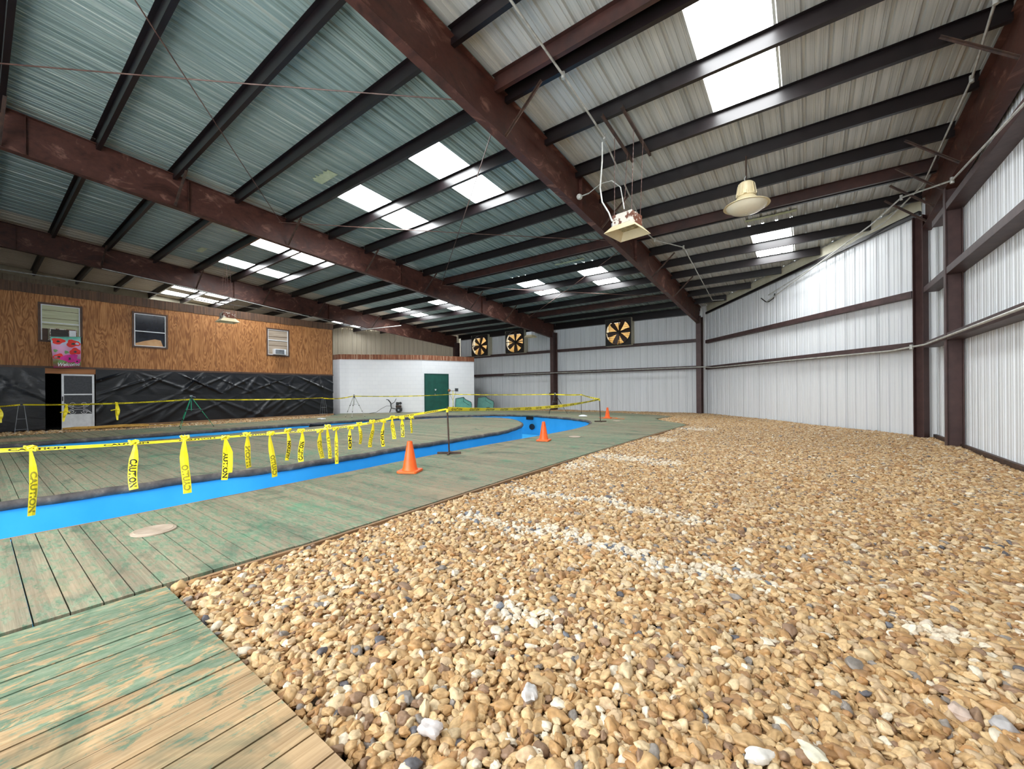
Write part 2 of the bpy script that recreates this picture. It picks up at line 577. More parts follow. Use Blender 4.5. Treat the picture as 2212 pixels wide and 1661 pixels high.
# --- purlins: one per frame bay
def purlin(y, xa, xb, label, mat=None):
    zb = zT(y) - 0.107
    zt = zS(y) - 0.004
    mb = MB()
    th = 0.004
    lap = 0.0
    # Z section: web, lower flange towards the far wall with lip, upper flange towards the ridge
    mb.box(xa, xb, y - th, y, zb, zt)
    mb.box(xa, xb, y, y + 0.066, zb - 0.0, zb + th)
    mb.box(xa, xb, y + 0.062, y + 0.066, zb + th, zb + 0.022)
    mb.box(xa, xb, y - 0.064, y - th, zt - th, zt)
    return struct('purlin', mb, mat or M['purlin'], label, 'purlin', group='roof purlins')


bays = [(X1 + 0.01, None, 'in the bay beside the white end wall'), (X2 + 0.01, X1 - 0.01, 'in the bay between the two nearest rafters'),
        (X3 + 0.01, X2 - 0.01, 'in the bay between the middle and far rafters'), (-26.0, X3 - 0.01, 'in the bay over the plywood building')]
M['purlin_brown'] = simple('brown purlin', srgb(48, 27, 24), srgb(70, 40, 34), 3, 0.45)
for k, y in enumerate(PY):
    if y > 19.9: continue
    for bi, (xa, xb, bw) in enumerate(bays):
        if bi == 0:
            xb = min(X0 - 0.07, diag_x(y) - 0.12) if y > 12.5 else X0 - 0.07
            if xb - xa < 0.3: continue
        if bi == 3:
            if y > 13.2:
                xa = max(-26.0, ldiag_x(y) + 0.15)
            if xb - xa < 0.3: continue
        kk = k - 3
        if kk < 0:
            lab = 'dark roof purlin %s, above and behind the viewer' % bw
        else:
            lab = 'dark roof purlin %s, row %d down from the ridge side' % (bw, kk + 1)
        purlin(y, xa, xb, lab)
    # doubled brown strut purlins
for y, b in ((PY[3 + 2] + 0.95, 0), (PY[3 + 8] - 0.12, 1), (PY[3 + 8] - 0.12, 0), (PY[3 + 13] - 0.12, 1)):
    xa, xb = (X1 + 0.01, X0 - 0.07) if b == 0 else (X2 + 0.01, X1 - 0.01)
    if b == 0: xb = min(xb, diag_x(y) - 0.1) if y > 12.5 else xb
    purlin(y, xa, xb, 'rusty brown extra strut beside a dark purlin ' + (('near the top of the bay beside the end wall' if y < 8 else 'level with the round lamp in the end bay') if b == 0 else ('halfway down the bay between the two nearest rafters' if y < 14 else 'low in the bay near the far fan wall')), M['purlin_brown'])


# --- rafters (tapered I sections) with flange braces
def rafter(x, y0, y1, label, half=0.075, braces=(), side=1, stiff=()):
    t = thing('rafter', label, 'rafter', (x, y1, 0))
    t['kind'] = 'structure'
    ys = [y0 + (y1 - y0) * i / 12 for i in range(13)]
    web = MB(); vs = []
    for y in ys:
        for dx in (-0.005, 0.005):
            vs += [(dx, y - y1, zL(y)), (dx, y - y1, zT(y))]
    fs = []
    for i in range(12):
        a = i * 4; b = a + 4
        fs += [(a, b, b + 1, a + 1), (a + 2, a + 3, b + 3, b + 2)]
    web.add(vs, fs)
    for y in stiff:
        web.box(-half, half, y - y1 - 0.005, y - y1 + 0.005, zL(y), zT(y))
    obj('web', web, M['rafter'], t)
    for nm, zf, up in (('top_flange', zT, -1), ('bottom_flange', zL, 1)):
        fb = MB()
        fb.bar((0, y0 - y1, zf(y0) + up * 0.006), (0, 0, zf(y1) + up * 0.006), 2 * half, 0.012)
        obj(nm, fb, M['rafter'], t)
    for y, sd in braces:
        bm = MB()
        p = Vector((sd * half * 0.8, y - y1, zL(y) + 0.03)); q = Vector((sd * 0.72, y - y1 + 0.05, zT(y) - 0.09))
        bm.bar(p, q, 0.045, 0.006); bm.bar(p + Vector((0, 0.02, 0)), q + Vector((0, 0.02, 0)), 0.006, 0.045)
        obj('flange_brace', bm, M['steel_dark'], t)
    return t


bry = [PY[k] for k in (6, 8, 11, 13)]
rafter(X1, YE, 19.62, 'long rusty red steel rafter nearest the viewer, crossing the whole roof', braces=[(5.1, 1), (8.8, 1), (12.6, 1), (15.0, 1)], stiff=(1.5, 7.8, 11.2))
rafter(X2, YE, 19.62, 'rusty steel rafter in the middle of the hall ending above two fans', braces=[(0.3, 1), (2.75, 1), (5.2, 1), (7.6, 1), (10.05, 1), (12.6, 1), (15.0, 1)], stiff=(0.6, 3.0, 9.0, 13.4))
rafter(X3, YE, 19.62, 'far rusty steel rafter passing above the plywood building', braces=[(2.6, 1), (5.2, 1), (7.6, 1), (10.0, 1), (13.0, 1)], stiff=(0.8, 6.5, 10.6))
t_ = rafter(X0, YE, 12.62, 'brown end rafter along the top of the white end wall', half=0.09, braces=[(7.4, -1), (9.75, -1), (10.7, -1), (11.4, -1), (12.1, -1)])


def column(x, y, z1, label, rz=0, d=0.3, w=0.2, z0=-0.06):
    t = thing('column', label, 'column', (x, y, z0), rz)
    t['kind'] = 'structure'
    h = z1 - z0
    mb = MB(); mb.box(-0.006, 0.006, -d / 2, d / 2, 0, h); obj('web', mb, M['column'], t)
    for s in (-1, 1):
        mb = MB(); mb.box(-w / 2, w / 2, s * d / 2 - 0.007, s * d / 2 + 0.007, 0, h); obj('flange', mb, M['column'], t)
    mb = MB(); mb.box(-w / 2 - 0.03, w / 2 + 0.03, -d / 2 - 0.04, d / 2 + 0.04, 0.0, 0.02); obj('base_plate', mb, M['steel_dark'], t)
    return t


column(X1, 19.62, zL(19.6) + 0.35, 'slim brown column under the near rusty rafter where the back wall bends', d=0.45, w=0.21)
column(X2, 19.62, zL(19.6) + 0.35, 'slim brown column between the fans under the middle rafter', d=0.45, w=0.2)
column(X3, 19.62, zL(19.6) + 0.35, 'dark column under the far rafter above the white block room', d=0.45, w=0.2)
column(2.01, 12.5, zL(12.5) + 0.3, 'brown corner column where the corner wall meets the end wall', rz=math.radians(50), d=0.18, w=0.17)
column(2.14, 10.66, zL(10.66) + 0.02, 'wide brown column on the end wall, nearest to the viewer', rz=PI / 2, d=0.21, w=0.14)


# --- ribbed wall sheets
def ribbed_wall(p, q, z0, ztop, out, mat, seam_every=3, holes=()):
    """sheet from p to q, ribs pushed outwards, dark lap seams"""
    p = Vector(p); q = Vector(q); L = (q - p).length; d = (q - p) / L; out = Vector(out)
    pr = []
    s = 0.0
    while s < L - 1e-6:
        for ds, o in ((0.0, 0.0), (0.07, 0.0), (0.076, 0.007), (0.094, 0.007), (0.100, 0.0), (0.166, 0.0), (0.172, 0.007), (0.19, 0.007), (0.196, 0.0), (0.226, 0.0), (0.240, 0.03), (0.276, 0.03), (0.290, 0.0)):
            if s + ds < L: pr.append((s + ds, o))
        s += 0.3048
    pr.append((L, 0.0))
    mb = MB(); vs = []
    for s, o in pr:
        c = p + d * s + out * o
        vs += [(c.x, c.y, z0), (c.x, c.y, ztop(c.x, c.y))]
    fs = []
    for i in range(len(pr) - 1):
        sm = (pr[i][0] + pr[i + 1][0]) / 2
        hz = [h for h in holes if h[0] < sm < h[1]]
        if not hz:
            fs.append((2 * i, 2 * i + 2, 2 * i + 3, 2 * i + 1)); continue
        a, b, c, e = vs[2 * i], vs[2 * i + 2], vs[2 * i + 3], vs[2 * i + 1]
        _, _, h0, h1 = hz[0]
        mb.add([a, b, (b[0], b[1], h0), (a[0], a[1], h0)], [(0, 1, 2, 3)]); mb.add([(a[0], a[1], h1), (b[0], b[1], h1), c, e], [(0, 1, 2, 3)])
    mb.add(vs, fs)
    k = seam_every * 0.3048 - 0.004
    while k < L:
        c = p + d * k - out * 0.0015; e = c + d * 0.007
        mb.add([(c.x, c.y, z0), (e.x, e.y, z0), (e.x, e.y, ztop(e.x, e.y)), (c.x, c.y, ztop(c.x, c.y))], [(0, 1, 2, 3)], 1)
        k += seam_every * 0.3048
    return mb


roofz = lambda x, y: zS(y) + 0.03
struct('wall_back', ribbed_wall((-19.2, YB, 0), (-3.7, YB, 0), -0.1, roofz, (0, 1, 0), M['wall_sheet'], holes=[(19.2 + a + 0.04, 19.2 + b - 0.04, 3.40, 4.64) for a, b in ((-17.75, -16.38), (-14.95, -13.55), (-8.38, -7.12))]), [M['wall_sheet'], M['seam']], 'white ribbed metal back wall with the three fans', 'wall')
struct('wall_corner', ribbed_wall(DA, DB, -0.1, roofz, DN, M['wall_sheet']), [M['wall_sheet'], M['seam']], 'white ribbed metal wall cutting off the far corner', 'wall')
struct('wall_right', ribbed_wall((2.27, 12.72, 0), (2.27, YE, 0), -0.1, roofz, (1, 0, 0), M['wall_sheet']), [M['wall_sheet'], M['seam']], 'white ribbed metal end wall beside the pebble bed', 'wall')
struct('wall_left', ribbed_wall((-26.1, YE, 0), (-26.1, 13.0, 0), -0.1, roofz, (-1, 0, 0), M['wall_cream']), [M['wall_cream'], M['seam']], 'cream ribbed metal gable wall behind the plywood building', 'wall')
struct('wall_far_corner', ribbed_wall(LB, LA, -0.1, roofz, (-0.72, 0.7, 0), M['wall_cream']), [M['wall_cream'], M['seam']], 'cream ribbed metal wall of the far corner above the white block room', 'wall')


# unseen near walls, added so daylight enters only through a doorway on the left
struct('wall_near_added', ribbed_wall((2.27, YE, 0), (-0.6, YE, 0), -0.1, roofz, (0, -1, 0), M['wall_sheet']), [M['wall_sheet'], M['seam']], 'added unseen white ribbed wall behind the viewer, holding daylight to the doorway', 'wall')
struct('wall_near_added', ribbed_wall((-6.6, YE, 0), (-26.1, YE, 0), -0.1, roofz, (0, -1, 0), M['wall_sheet']), [M['wall_sheet'], M['seam']], 'added unseen white ribbed wall behind the viewer, blocking daylight towards the plywood building', 'wall')


# girts: Z bars on the walls
def girt(p, q, z, inward, label, depth=0.16, h=0.14):
    p = Vector(p); q = Vector(q); i = Vector(inward)
    mb = MB()
    up = Vector((0, 0, z))
    a = p + i * depth + up; b = q + i * depth + up
    mb.bar(a - Vector((0, 0, h / 2)), b - Vector((0, 0, h / 2)), 0.006, h)           # face
    c = p + i * depth / 2 + up; e = q + i * depth / 2 + up
    mb.bar(c - Vector((0, 0, h)), e - Vector((0, 0, h)), depth, 0.006)       # lower flange
    mb.bar(c, e, depth, 0.006)
    return struct('girt', mb, M['girt'], label, 'girt')


for zz, w in ((2.16, 'lower'), (3.40, 'upper')):
    girt((-11.46, YB, 0), (-4.06, YB, 0), zz, (0, -1, 0), '%s dark girt on the back wall under the lone fan' % w)
    girt((-18.2 if zz < 3 else -19.1, YB, 0), (-11.68, YB, 0), zz, (0, -1, 0), '%s dark girt on the back wall under the pair of fans' % w)
for zz, w in ((2.11, 'lower'), (3.29, 'upper')):
    girt(DA + DD * 0.3, DB - DD * 0.36, zz, -DN, '%s dark girt on the corner wall' % w)
for zz, w in ((2.06, 'lowest'), (3.26, 'middle'), (4.43, 'top')):
    girt((2.27, 12.36 if zz < 4 else 11.6, 0), (2.27, YE, 0), zz, (-1, 0, 0), '%s brown girt along the white end wall' % w, depth=0.23, h=0.12)
# rake angle and cream closure plates at the head of the corner wall
mb = MB()
a = DA + DD * 0.2 - DN * 0.06; b = DB - DD * 0.25 - DN * 0.06
mb.bar((a.x, a.y, zS(a.y) - 0.36), (b.x, b.y, zS(b.y) - 0.36), 0.07, 0.09)
struct('beam', mb, M['purlin'], 'dark sloping angle along the head of the corner wall', 'beam')
mb = MB()
a = DA + DD * 0.2 - DN * 0.03; b = DB - DD * 0.25 - DN * 0.03
mb.bar((a.x, a.y, zS(a.y) - 0.18), (b.x, b.y, zS(b.y) - 0.18), 0.01, 0.3)
struct('trim_1', mb, M['cream'], 'cream closure strip between corner wall and roof sheets', 'trim')
mb = MB()
mb.bar((2.22, YE, zS(YE) - 0.15), (2.22, 12.6, zS(12.6) - 0.15), 0.012, 0.26)
struct('trim_2', mb, M['cream'], 'cream closure strip between end wall and roof sheets', 'trim')
mb = MB()
mb.bar((2.235, YE, 0.0), (2.235, 12.6, 0.0), 0.05, 0.09)
struct('baseboard_right', mb, M['steel_dark'], 'dark base angle along the foot of the end wall', 'baseboard')
mb = MB()
mb.bar((-26.0, YE, zS(YE) - 0.17), (-26.0, 13, zS(13) - 0.17), 0.02, 0.32)
struct('trim_3', mb, M['cream'], 'cream closure strip at the head of the far gable wall', 'trim')
mb = MB()
mb.bar((-18.9, YB - 0.12, zT(YB) - 0.12), (-4.0, YB - 0.12, zT(YB) - 0.12), 0.22, 0.2)
struct('beam', mb, M['purlin'], 'dark eave strut along the head of the back wall', 'beam')

# ------------------------------------------------------------------ pool outlines
def smooth_curve(pts, n=6):
    """Catmull-Rom through pts"""
    out = []
    P_ = [pts[0]] + list(pts) + [pts[-1]]
    for i in range(1, len(P_) - 2):
        p0, p1, p2, p3 = [np.array(P_[j], float) for j in (i - 1, i, i + 1, i + 2)]
        for k in range(n):
            u = k / n
            out.append(tuple(0.5 * ((2 * p1) + (-p0 + p2) * u + (2 * p0 - 5 * p1 + 4 * p2 - p3) * u * u + (-p0 + 3 * p1 - 3 * p2 + p3) * u ** 3)))
    out.append(tuple(pts[-1]))
    return out


OUT = [(-4.85, -3.2), (-4.8, -1.0), (-4.78, 0.4), (-4.83, 1.4), (-4.92, 2.7), (-5.05, 4.2), (-5.12, 6), (-5.13, 8), (-5.2, 9.8), (-5.42, 11.1), (-5.75, 12.15), (-6.37, 13.1), (-7.25, 13.75),
       (-8.5, 14.3), (-9.6, 14.6), (-10.9, 14.5), (-12.2, 13.5), (-13.1, 12.0), (-13.8, 9.6), (-14.0, 7.5), (-14.05, 5), (-14.0, 2.5), (-13.85, 0.3), (-13.8, -1.5), (-13.8, -3.2)]
INN = [(-6.4, -3.2), (-6.4, -1.0), (-6.4, 0.5), (-6.36, 1.6), (-6.2, 2.6), (-6.2, 3.6), (-6.35, 5), (-6.42, 6.4), (-6.5, 8.0), (-6.75, 9.1), (-7.3, 10.35), (-7.95, 11.2), (-8.75, 11.95), (-9.5, 12.4),
       (-10.3, 12.5), (-11.2, 12.2), (-11.9, 11.3), (-12.3, 9.6), (-12.4, 8), (-12.35, 6.3), (-12.2, 4.3), (-12.05, 2.6), (-12.0, 1.2), (-12.0, -1.2), (-12.0, -3.2)]
OUTC = smooth_curve(OUT)
INNC = smooth_curve(INN)


def crossings(poly, y):
    xs = []
    n = len(poly)
    for i in range(n):
        (xa, ya), (xb, yb) = poly[i], poly[(i + 1) % n]
        if (ya <= y < yb) or (yb <= y < ya):
            xs.append(xa + (xb - xa) * (y - ya) / (yb - ya))
    return sorted(xs)


def boards_x(poly, holes, pitch, gap, y0, y1, top, thick, mb, jitter=0.0015):
    """boards running along X, clipped to poly minus holes"""
    y = y0
    while y < y1:
        ya, yb = y + gap / 2, y + pitch - gap / 2
        rows = []
        for yy in (ya, yb):
            iv = crossings(poly, yy)
            iv = [(iv[i], iv[i + 1]) for i in range(0, len(iv) - 1, 2)]
            for h in holes:
                c = crossings(h, yy)
                hv = [(c[i], c[i + 1]) for i in range(0, len(c) - 1, 2)]
                for a, b in hv:
                    nv = []
                    for p, q in iv:
                        if b <= p or a >= q: nv.append((p, q)); continue
                        if a > p: nv.append((p, a))
                        if b < q: nv.append((b, q))
                    iv = nv
            rows.append(iv)
        if len(rows[0]) != len(rows[1]):
            m = rows[0] if len(rows[0]) < len(rows[1]) else rows[1]
            rows = [m, m]
        for (a0, b0), (a1, b1) in zip(*rows):
            # butt joints
            L = max(b0 - a0, b1 - a1)
            nj = max(1, int(L // 3.6) + (1 if rng.random() < 0.4 and L > 1.2 and L > 3 else 0))
            cuts = [0] + sorted(rng.uniform(0.15, 0.85, nj - 1).tolist()) + [1]
            for u0, u1 in zip(cuts, cuts[1:]):
                g0 = 0.003 if u0 > 0 else 0; g1 = 0.003 if u1 < 1 else 0
                zt = top + rng.uniform(-jitter, jitter)
                q = [(a0 + (b0 - a0) * u0 + g0, ya), (a0 + (b0 - a0) * u1 - g1, ya), (a1 + (b1 - a1) * u1 - g1, yb), (a1 + (b1 - a1) * u0 + g0, yb)]
                mb.prism(q, zt - thick, zt)
        y += pitch


# walkway round the channel
walk_poly = [(-2.9, 0.63), (-2.87, -3.2), (-16.7, -3.2), (-16.6, 1.5), (-16.45, 3.0), (-16.5, 6.4), (-16.8, 9.0), (-18.9, 11.0), (-16.35, 13.8), (-15.3, 16.5), (-13.5, 17.6), (-7.5, 18.25), (-5.1, 17.3), (-4.4, 16.75), (-4.6, 15.1), (-4.1, 14.3), (-3.2, 13.35), (-2.98, 12.9), (-3.02, 9.0), (-2.98, 5.0), (-2.9, 2.5), (-2.86, 1.4)]
hole = OUTC
mb = MB()
boards_x(walk_poly, [hole], 0.116, 0.006, -3.2, 18.3, 0.0, 0.035, mb)
struct('floor', mb, M['deck_walk'], 'worn green board walkway around the empty blue channel', 'deck')
mb = MB()
boards_x([(x, y) for x, y in INNC], [], 0.116, 0.006, -3.2, 12.6, 0.0, 0.035, mb)
struct('floor', mb, M['deck_walk'], 'worn green board island inside the oval channel', 'deck')
# near deck: boards run the other way
mb = MB()
x = -2.862
while x < 2.2:
    zt = rng.uniform(-0.002, 0.002)
    mb.box(x + 0.003, x + 0.112, -3.2, 0.632, zt - 0.035, zt)
    x += 0.1155
struct('floor', mb, M['deck_near'], 'half bare boards in the foreground, worn green at one side', 'deck')
# edge boards
mb = MB()
mb.box(-2.862, 2.2, 0.60, 0.629, -0.14, -0.037)
struct('trim_4', mb, M['deck_wood'], 'bare edge board between foreground boards and pebbles', 'trim')
mb = MB()
edge = [(-2.84, 0.66), (-2.83, 1.4), (-2.87, 2.5), (-2.95, 5.0), (-2.99, 9.0), (-2.95, 12.9)]
for p, q in zip(edge, edge[1:]):
    mb.bar((p[0], p[1], -0.07), (q[0], q[1], -0.07), 0.028, 0.13)
struct('trim_5', mb, M['deck_wood'], 'long brown edge board between walkway and pebbles', 'trim')
mb = MB()
for p, q in zip(OUTC[:60], OUTC[1:61]):
    mb.bar((p[0] + 0.012, p[1], -0.004), (q[0] + 0.012, q[1], -0.004), 0.02, 0.012)
struct('trim_6', mb, M['deck_wood'], 'thin trim along the near lip of the channel', 'trim')

# basin
mb = MB()
def wallstrip(curve, z0, z1, mi=0):
    vs = []
    for x, y in curve: vs += [(x, y, z0), (x, y, z1)]
    mb.add(vs, [(2 * i, 2 * i + 2, 2 * i + 3, 2 * i + 1) for i in range(len(curve) - 1)], mi)
wallstrip(OUTC, -0.85, -0.036); wallstrip(INNC, -0.85, -0.036)
n = len(OUTC)
vs = [(x, y, -0.85) for x, y in OUTC] + [(x, y, -0.85) for x, y in INNC]
mb.add(vs, [(i, i + 1, n + i + 1, n + i) for i in range(n - 1)])
basin = struct('pool_basin', mb, M['blue'], 'empty oval channel painted bright blue', 'pool', smooth=True)
mb = MB(); mb.box(-10.0, -9.65, 14.53, 14.56, -0.2, -0.06)
obj('skimmer_opening', mb, M['void'], basin)
mb = MB(); mb.box(-14.03, -13.97, 7.0, 7.5, -0.17, -0.04)
obj('skimmer_opening', mb, M['void'], basin)
mb = MB(); mb.lathe([(0.0, 0.0), (0.11, 0.0), (0.13, -0.02), (0.13, -0.06)], 20, (-9.67, 14.53, -0.5), 'Y')
lt = obj('return_fitting', mb, M['black'], basin, True)
mb = MB(); mb.lathe([(0.0, 0.0), (0.05, 0.0)], 16, (-9.66, 14.525, -0.5), 'Y')
obj('fitting_eye', mb, simple('red brown fitting', srgb(120, 50, 44)), lt)

# copings: rounded rubber edge on the island and on the far outer rim
def coping(curve, inward, name, label, r=0.075, close=False):
    pts = []
    for i, (x, y) in enumerate(curve):
        a = curve[max(i - 1, 0)]; b = curve[min(i + 1, len(curve) - 1)]
        tx, ty = b[0] - a[0], b[1] - a[1]; L = math.hypot(tx, ty)
        nx, ny = -ty / L * inward, tx / L * inward
        wob = 0.012 * math.sin(i * 1.9) + 0.008 * math.sin(i * 0.7 + 1)
        pts.append((x + nx * 0.0, y + ny * 0.0, -0.042 + wob * 0.4))
    mb = MB(); mb.tube(pts, r, 12)
    return struct(name, mb, M['coping'], label, 'coping', smooth=True)


coping(INNC, 1, 'trim_7', 'grey rounded rubber coping around the island', 0.048)
coping(OUTC[56:], 1, 'trim_8', 'grey rounded coping along the far rim of the channel', 0.05)

# ground under pebbles
mb = MB()
mb.box(-26.1, 2.3, -3.2, 20.05, -0.95, -0.86)
struct('floor', mb, M['under'], 'dark earth slab below the hall', 'ground')
mb = MB()
mb.prism([(-2.84, 0.66), (2.27, 0.66), (2.27, 12.8), (-3.8, 20.0), (-19.2, 20.0), (-26, 13), (-26, -3.2), (-16.3, -3.2), (-16.2, 8), (-18.5, 11.2), (-14.9, 17.0), (-13, 17.4), (-7.5, 18.0), (-4.6, 16.6), (-4.3, 14.4), (-3.1, 13.2)], -0.4, -0.075)
struct('floor', mb, M['under'], 'brown earth showing between the pebbles', 'ground')

# ------------------------------------------------------------------ plywood building
PX = -18.4
YR = 10.35
ply_z0, ply_z1 = 1.90, 4.08
wins = [(1.22, 2.03, 2.70, 3.78), (3.28, 4.12, 2.70, 3.82), (7.46, 8.29, 2.69, 3.78)]
mb = MB()
# front face split around the window openings
segs = []
y = -3.2
for (a, b, c, d) in wins:
    segs.append((y, a, ply_z0, ply_z1)); segs.append((a, b, ply_z0, c)); segs.append((a, b, d, ply_z1)); y = b
segs.append((y, YR, ply_z0, ply_z1))
for (a, b, c, d) in segs:
    mb.box(PX - 0.02, PX, a, b, c, d)
wall_ply = struct('wall_plywood', mb, M['ply'], 'orange brown plywood upper storey with three windows', 'wall')
mb = MB()
for yy in (0.72, 1.98, 3.16, 4.42, 5.62, 6.84, 8.9):
    if any(a - 0.05 < yy < b + 0.05 for a, b, _, _ in wins):
        for a, b, c, d in wins:
            if a - 0.05 < yy < b + 0.05:
                mb.box(PX - 0.001, PX + 0.0015, yy - 0.003, yy + 0.003, ply_z0, c - 0.06)
    else:
        mb.box(PX - 0.001, PX + 0.0015, yy - 0.003, yy + 0.003, ply_z0, ply_z1)
obj('panel_joints', mb, M['ply_dark'], wall_ply)
mb = MB()
yy = -3.2
while yy < YR:
    mb.box(PX - 0.02, PX + 0.012 + rng.uniform(0, 0.004), yy + 0.002, min(yy + 0.2, YR + 0.02), 4.06 + rng.uniform(-0.012, 0.012), 4.36)
    yy += 0.203
struct('trim_9', mb, M['ply_dark'], 'dark stained board band along the top of the plywood storey', 'trim')
mb = MB()
mb.box(PX - 3.5, PX - 0.02, -3.2, YR, 4.30, 4.34)
struct('ceiling', mb, M['ply_dark'], 'flat top of the plywood building', 'roof')
mb = MB()
mb.box(PX - 0.03, PX + 0.03, -3.2, YR, 1.86, 1.92)
struct('trim_10', mb, M['brown_trim'], 'brown rail between plywood storey and black sheeting', 'trim')
mb = MB()
mb.box(PX - 0.06, PX - 0.03, -3.2, 1.30, 0, 1.88); mb.box(PX - 0.06, PX - 0.03, 2.36, YR - 0.03, 0, 1.88)
mb.box(PX - 0.06, PX - 0.03, 1.30, 2.36, 1.74, 1.88)
struct('wall_lower', mb, M['ply_dark'], 'dark lower storey wall behind the black sheeting', 'wall')
mb = MB()
mb.box(PX - 3.5, PX - 3.45, -3.2, YR - 0.03, 0, 4.3); mb.box(PX - 3.45, PX - 0.1, -3.2, YR - 0.03, 2.2, 2.25); mb.box(PX - 3.45, PX - 0.1, -3.2, YR - 0.03, 0.0, 0.012)
struct('wall_inner', mb, M['void'], 'dark inside of the plywood building', 'wall')

mb = MB(); mb.box(PX - 3.5, PX, YR - 0.02, YR, 0, ply_z1)
struct('wall_end_unseen', mb, M['block'], 'unseen end wall of the plywood building, white to bounce light onto the block room', 'wall')  # unseen end wall, made white to bounce light onto the block room
# header plank over doorway
mb = MB(); mb.box(PX - 0.03, PX + 0.02, 1.28, 2.40, 1.70, 1.86)
struct('trim_11', mb, simple('orange brown plank', srgb(150, 96, 56), srgb(176, 118, 74), 4, 0.7, stretch=(1, 0.3, 4)), 'bare wooden header over the screen door', 'trim')


def house_window(a, b, c, d, name, label, glass_mat, rail, content=None):
    t = thing(name, label, 'window', (PX, (a + b) / 2, c))
    t['kind'] = 'structure'
    w = (b - a) / 2; h = d - c
    mb = MB()
    for q in ((-w - 0.05, -w + 0.005, -0.05, h + 0.05), (w - 0.005, w + 0.05, -0.05, h + 0.05), (-w, w, h - 0.005, h + 0.05), (-w, w, -0.05, 0.005)):
        mb.box(0.0, 0.022, q[0], q[1], q[2], q[3])
    obj('window_casing', mb, M['brown_trim'], t)
    mb = MB()
    f = 0.028
    for q in ((-w, -w + f, 0, h), (w - f, w, 0, h), (-w + f, w - f, h - f, h), (-w + f, w - f, 0, f), (-w + f, w - f, rail, rail + 0.03)):
        mb.box(-0.015, 0.014, q[0], q[1], q[2], q[3])
    obj('window_frame', mb, M['white_metal'], t)
    mb = MB(); mb.box(-0.012, -0.008, -w + f, w - f, f, h - f)
    obj('window_pane', mb, glass_mat, t)
    return t


w1 = house_window(*wins[0], 'window_1', 'window backed with pale boards, above the poppy banner', M['board_pale'], 0.52)
mb = MB()
for z in (0.47, 0.66, 0.9):
    mb.box(-0.008, -0.004, -0.37, 0.37, z, z + 0.012)
obj('board_gaps', mb, M['ply_dark'], w1)
w2 = house_window(*wins[1], 'window_2', 'dark glazed window with cardboard in its lower corner', M['dark_glass'], 0.5)
w3 = house_window(*wins[2], 'window_3', 'small boarded window with an air conditioner, nearest the white block room', M['board_tan'], 0.62)
mb = MB()
for z in (0.4, 0.78):
    mb.box(-0.008, -0.004, -0.38, 0.38, z, z + 0.015)
obj('board_gaps', mb, M['ply_dark'], w3)
# cardboard in window 2
mb = MB()
mb.prism([(-0.38, 0.03), (0.34, 0.03), (0.28, 0.24), (0.12, 0.27), (-0.15, 0.19), (-0.38, 0.10)], -0.006, -0.002)
mb.xform(Matrix(((0, 0, 1, PX), (1, 0, 0, 3.70), (0, 1, 0, 2.70), (0, 0, 0, 1))))
tag(obj('cardboard_piece', mb, M['card']), 'tan cardboard leaning inside the dark glazed window', 'cardboard')


def air_con(y, z, w, h, label, dark):
    t = thing('air_conditioner', label, 'air conditioner', (PX, y, z))
    mb = MB(); mb.box(-0.2, 0.18, -w / 2, w / 2, 0, h); obj('case', mb, M['rusty_white'] if dark else M['white_metal'], t, bevel=0.01)
    mb = MB(); mb.box(0.18, 0.2, -w / 2 + 0.03, w / 2 * (0.35 if dark else 0.6), 0.03, h - 0.03)
    obj('intake_grille', mb, M['black'] if dark else M['grey_metal'], t)
    mb = MB(); mb.box(0.18, 0.195, w / 2 * 0.42, w / 2 - 0.02, 0.03, h - 0.03)
    obj('control_panel', mb, M['white_metal'], t)
    mb = MB()
    for i in range(9):
        z_ = 0.05 + (h - 0.1) * i / 8
        mb.box(0.2, 0.206, -w / 2 + 0.05, w / 2 * (0.3 if dark else 0.55), z_, z_ + 0.008)
    obj('grille_bars', mb, M['grey_metal'] if not dark else M['steel_dark'], t)
    return t


air_con(1.66, 2.715, 0.56, 0.34, 'rusty air conditioner with black grille above the poppy banner', True)
air_con(7.9, 2.70, 0.48, 0.24, 'white air conditioner in the small boarded window', False)
mb = MB(); mb.box(PX + 0.02, PX + 0.03, 1.25, 1.36, 2.70, 3.05)
tag(obj('filler_panel', mb, M['brown_trim']), 'brown panel beside the rusty air conditioner', 'panel')


# ------------------------------------------------------------------ lettering as mesh
def text_mesh(s, bold=0.0, shear=0.0):
    cu = bpy.data.curves.new('lettering', 'FONT')
    cu.body = s; cu.size = 1.0; cu.offset = bold; cu.shear = shear; cu.resolution_u = 3
    o = bpy.data.objects.new('lettering', cu)
    me = bpy.data.meshes.new_from_object(o)
    vs = [tuple(v.co) for v in me.vertices]; fs = [tuple(p.vertices) for p in me.polygons]
    bpy.data.objects.remove(o); bpy.data.curves.remove(cu); bpy.data.meshes.remove(me)
    xs = [v[0] for v in vs]; ys = [v[1] for v in vs]
    x0, x1, y0, y1 = min(xs), max(xs), min(ys), max(ys)
    return [((v[0] - x0) / (x1 - x0), (v[1] - y0) / (y1 - y0)) for v in vs], fs


TXT = {}
def letters(s, **k):
    if s not in TXT: TXT[s] = text_mesh(s, **k)
    return TXT[s]


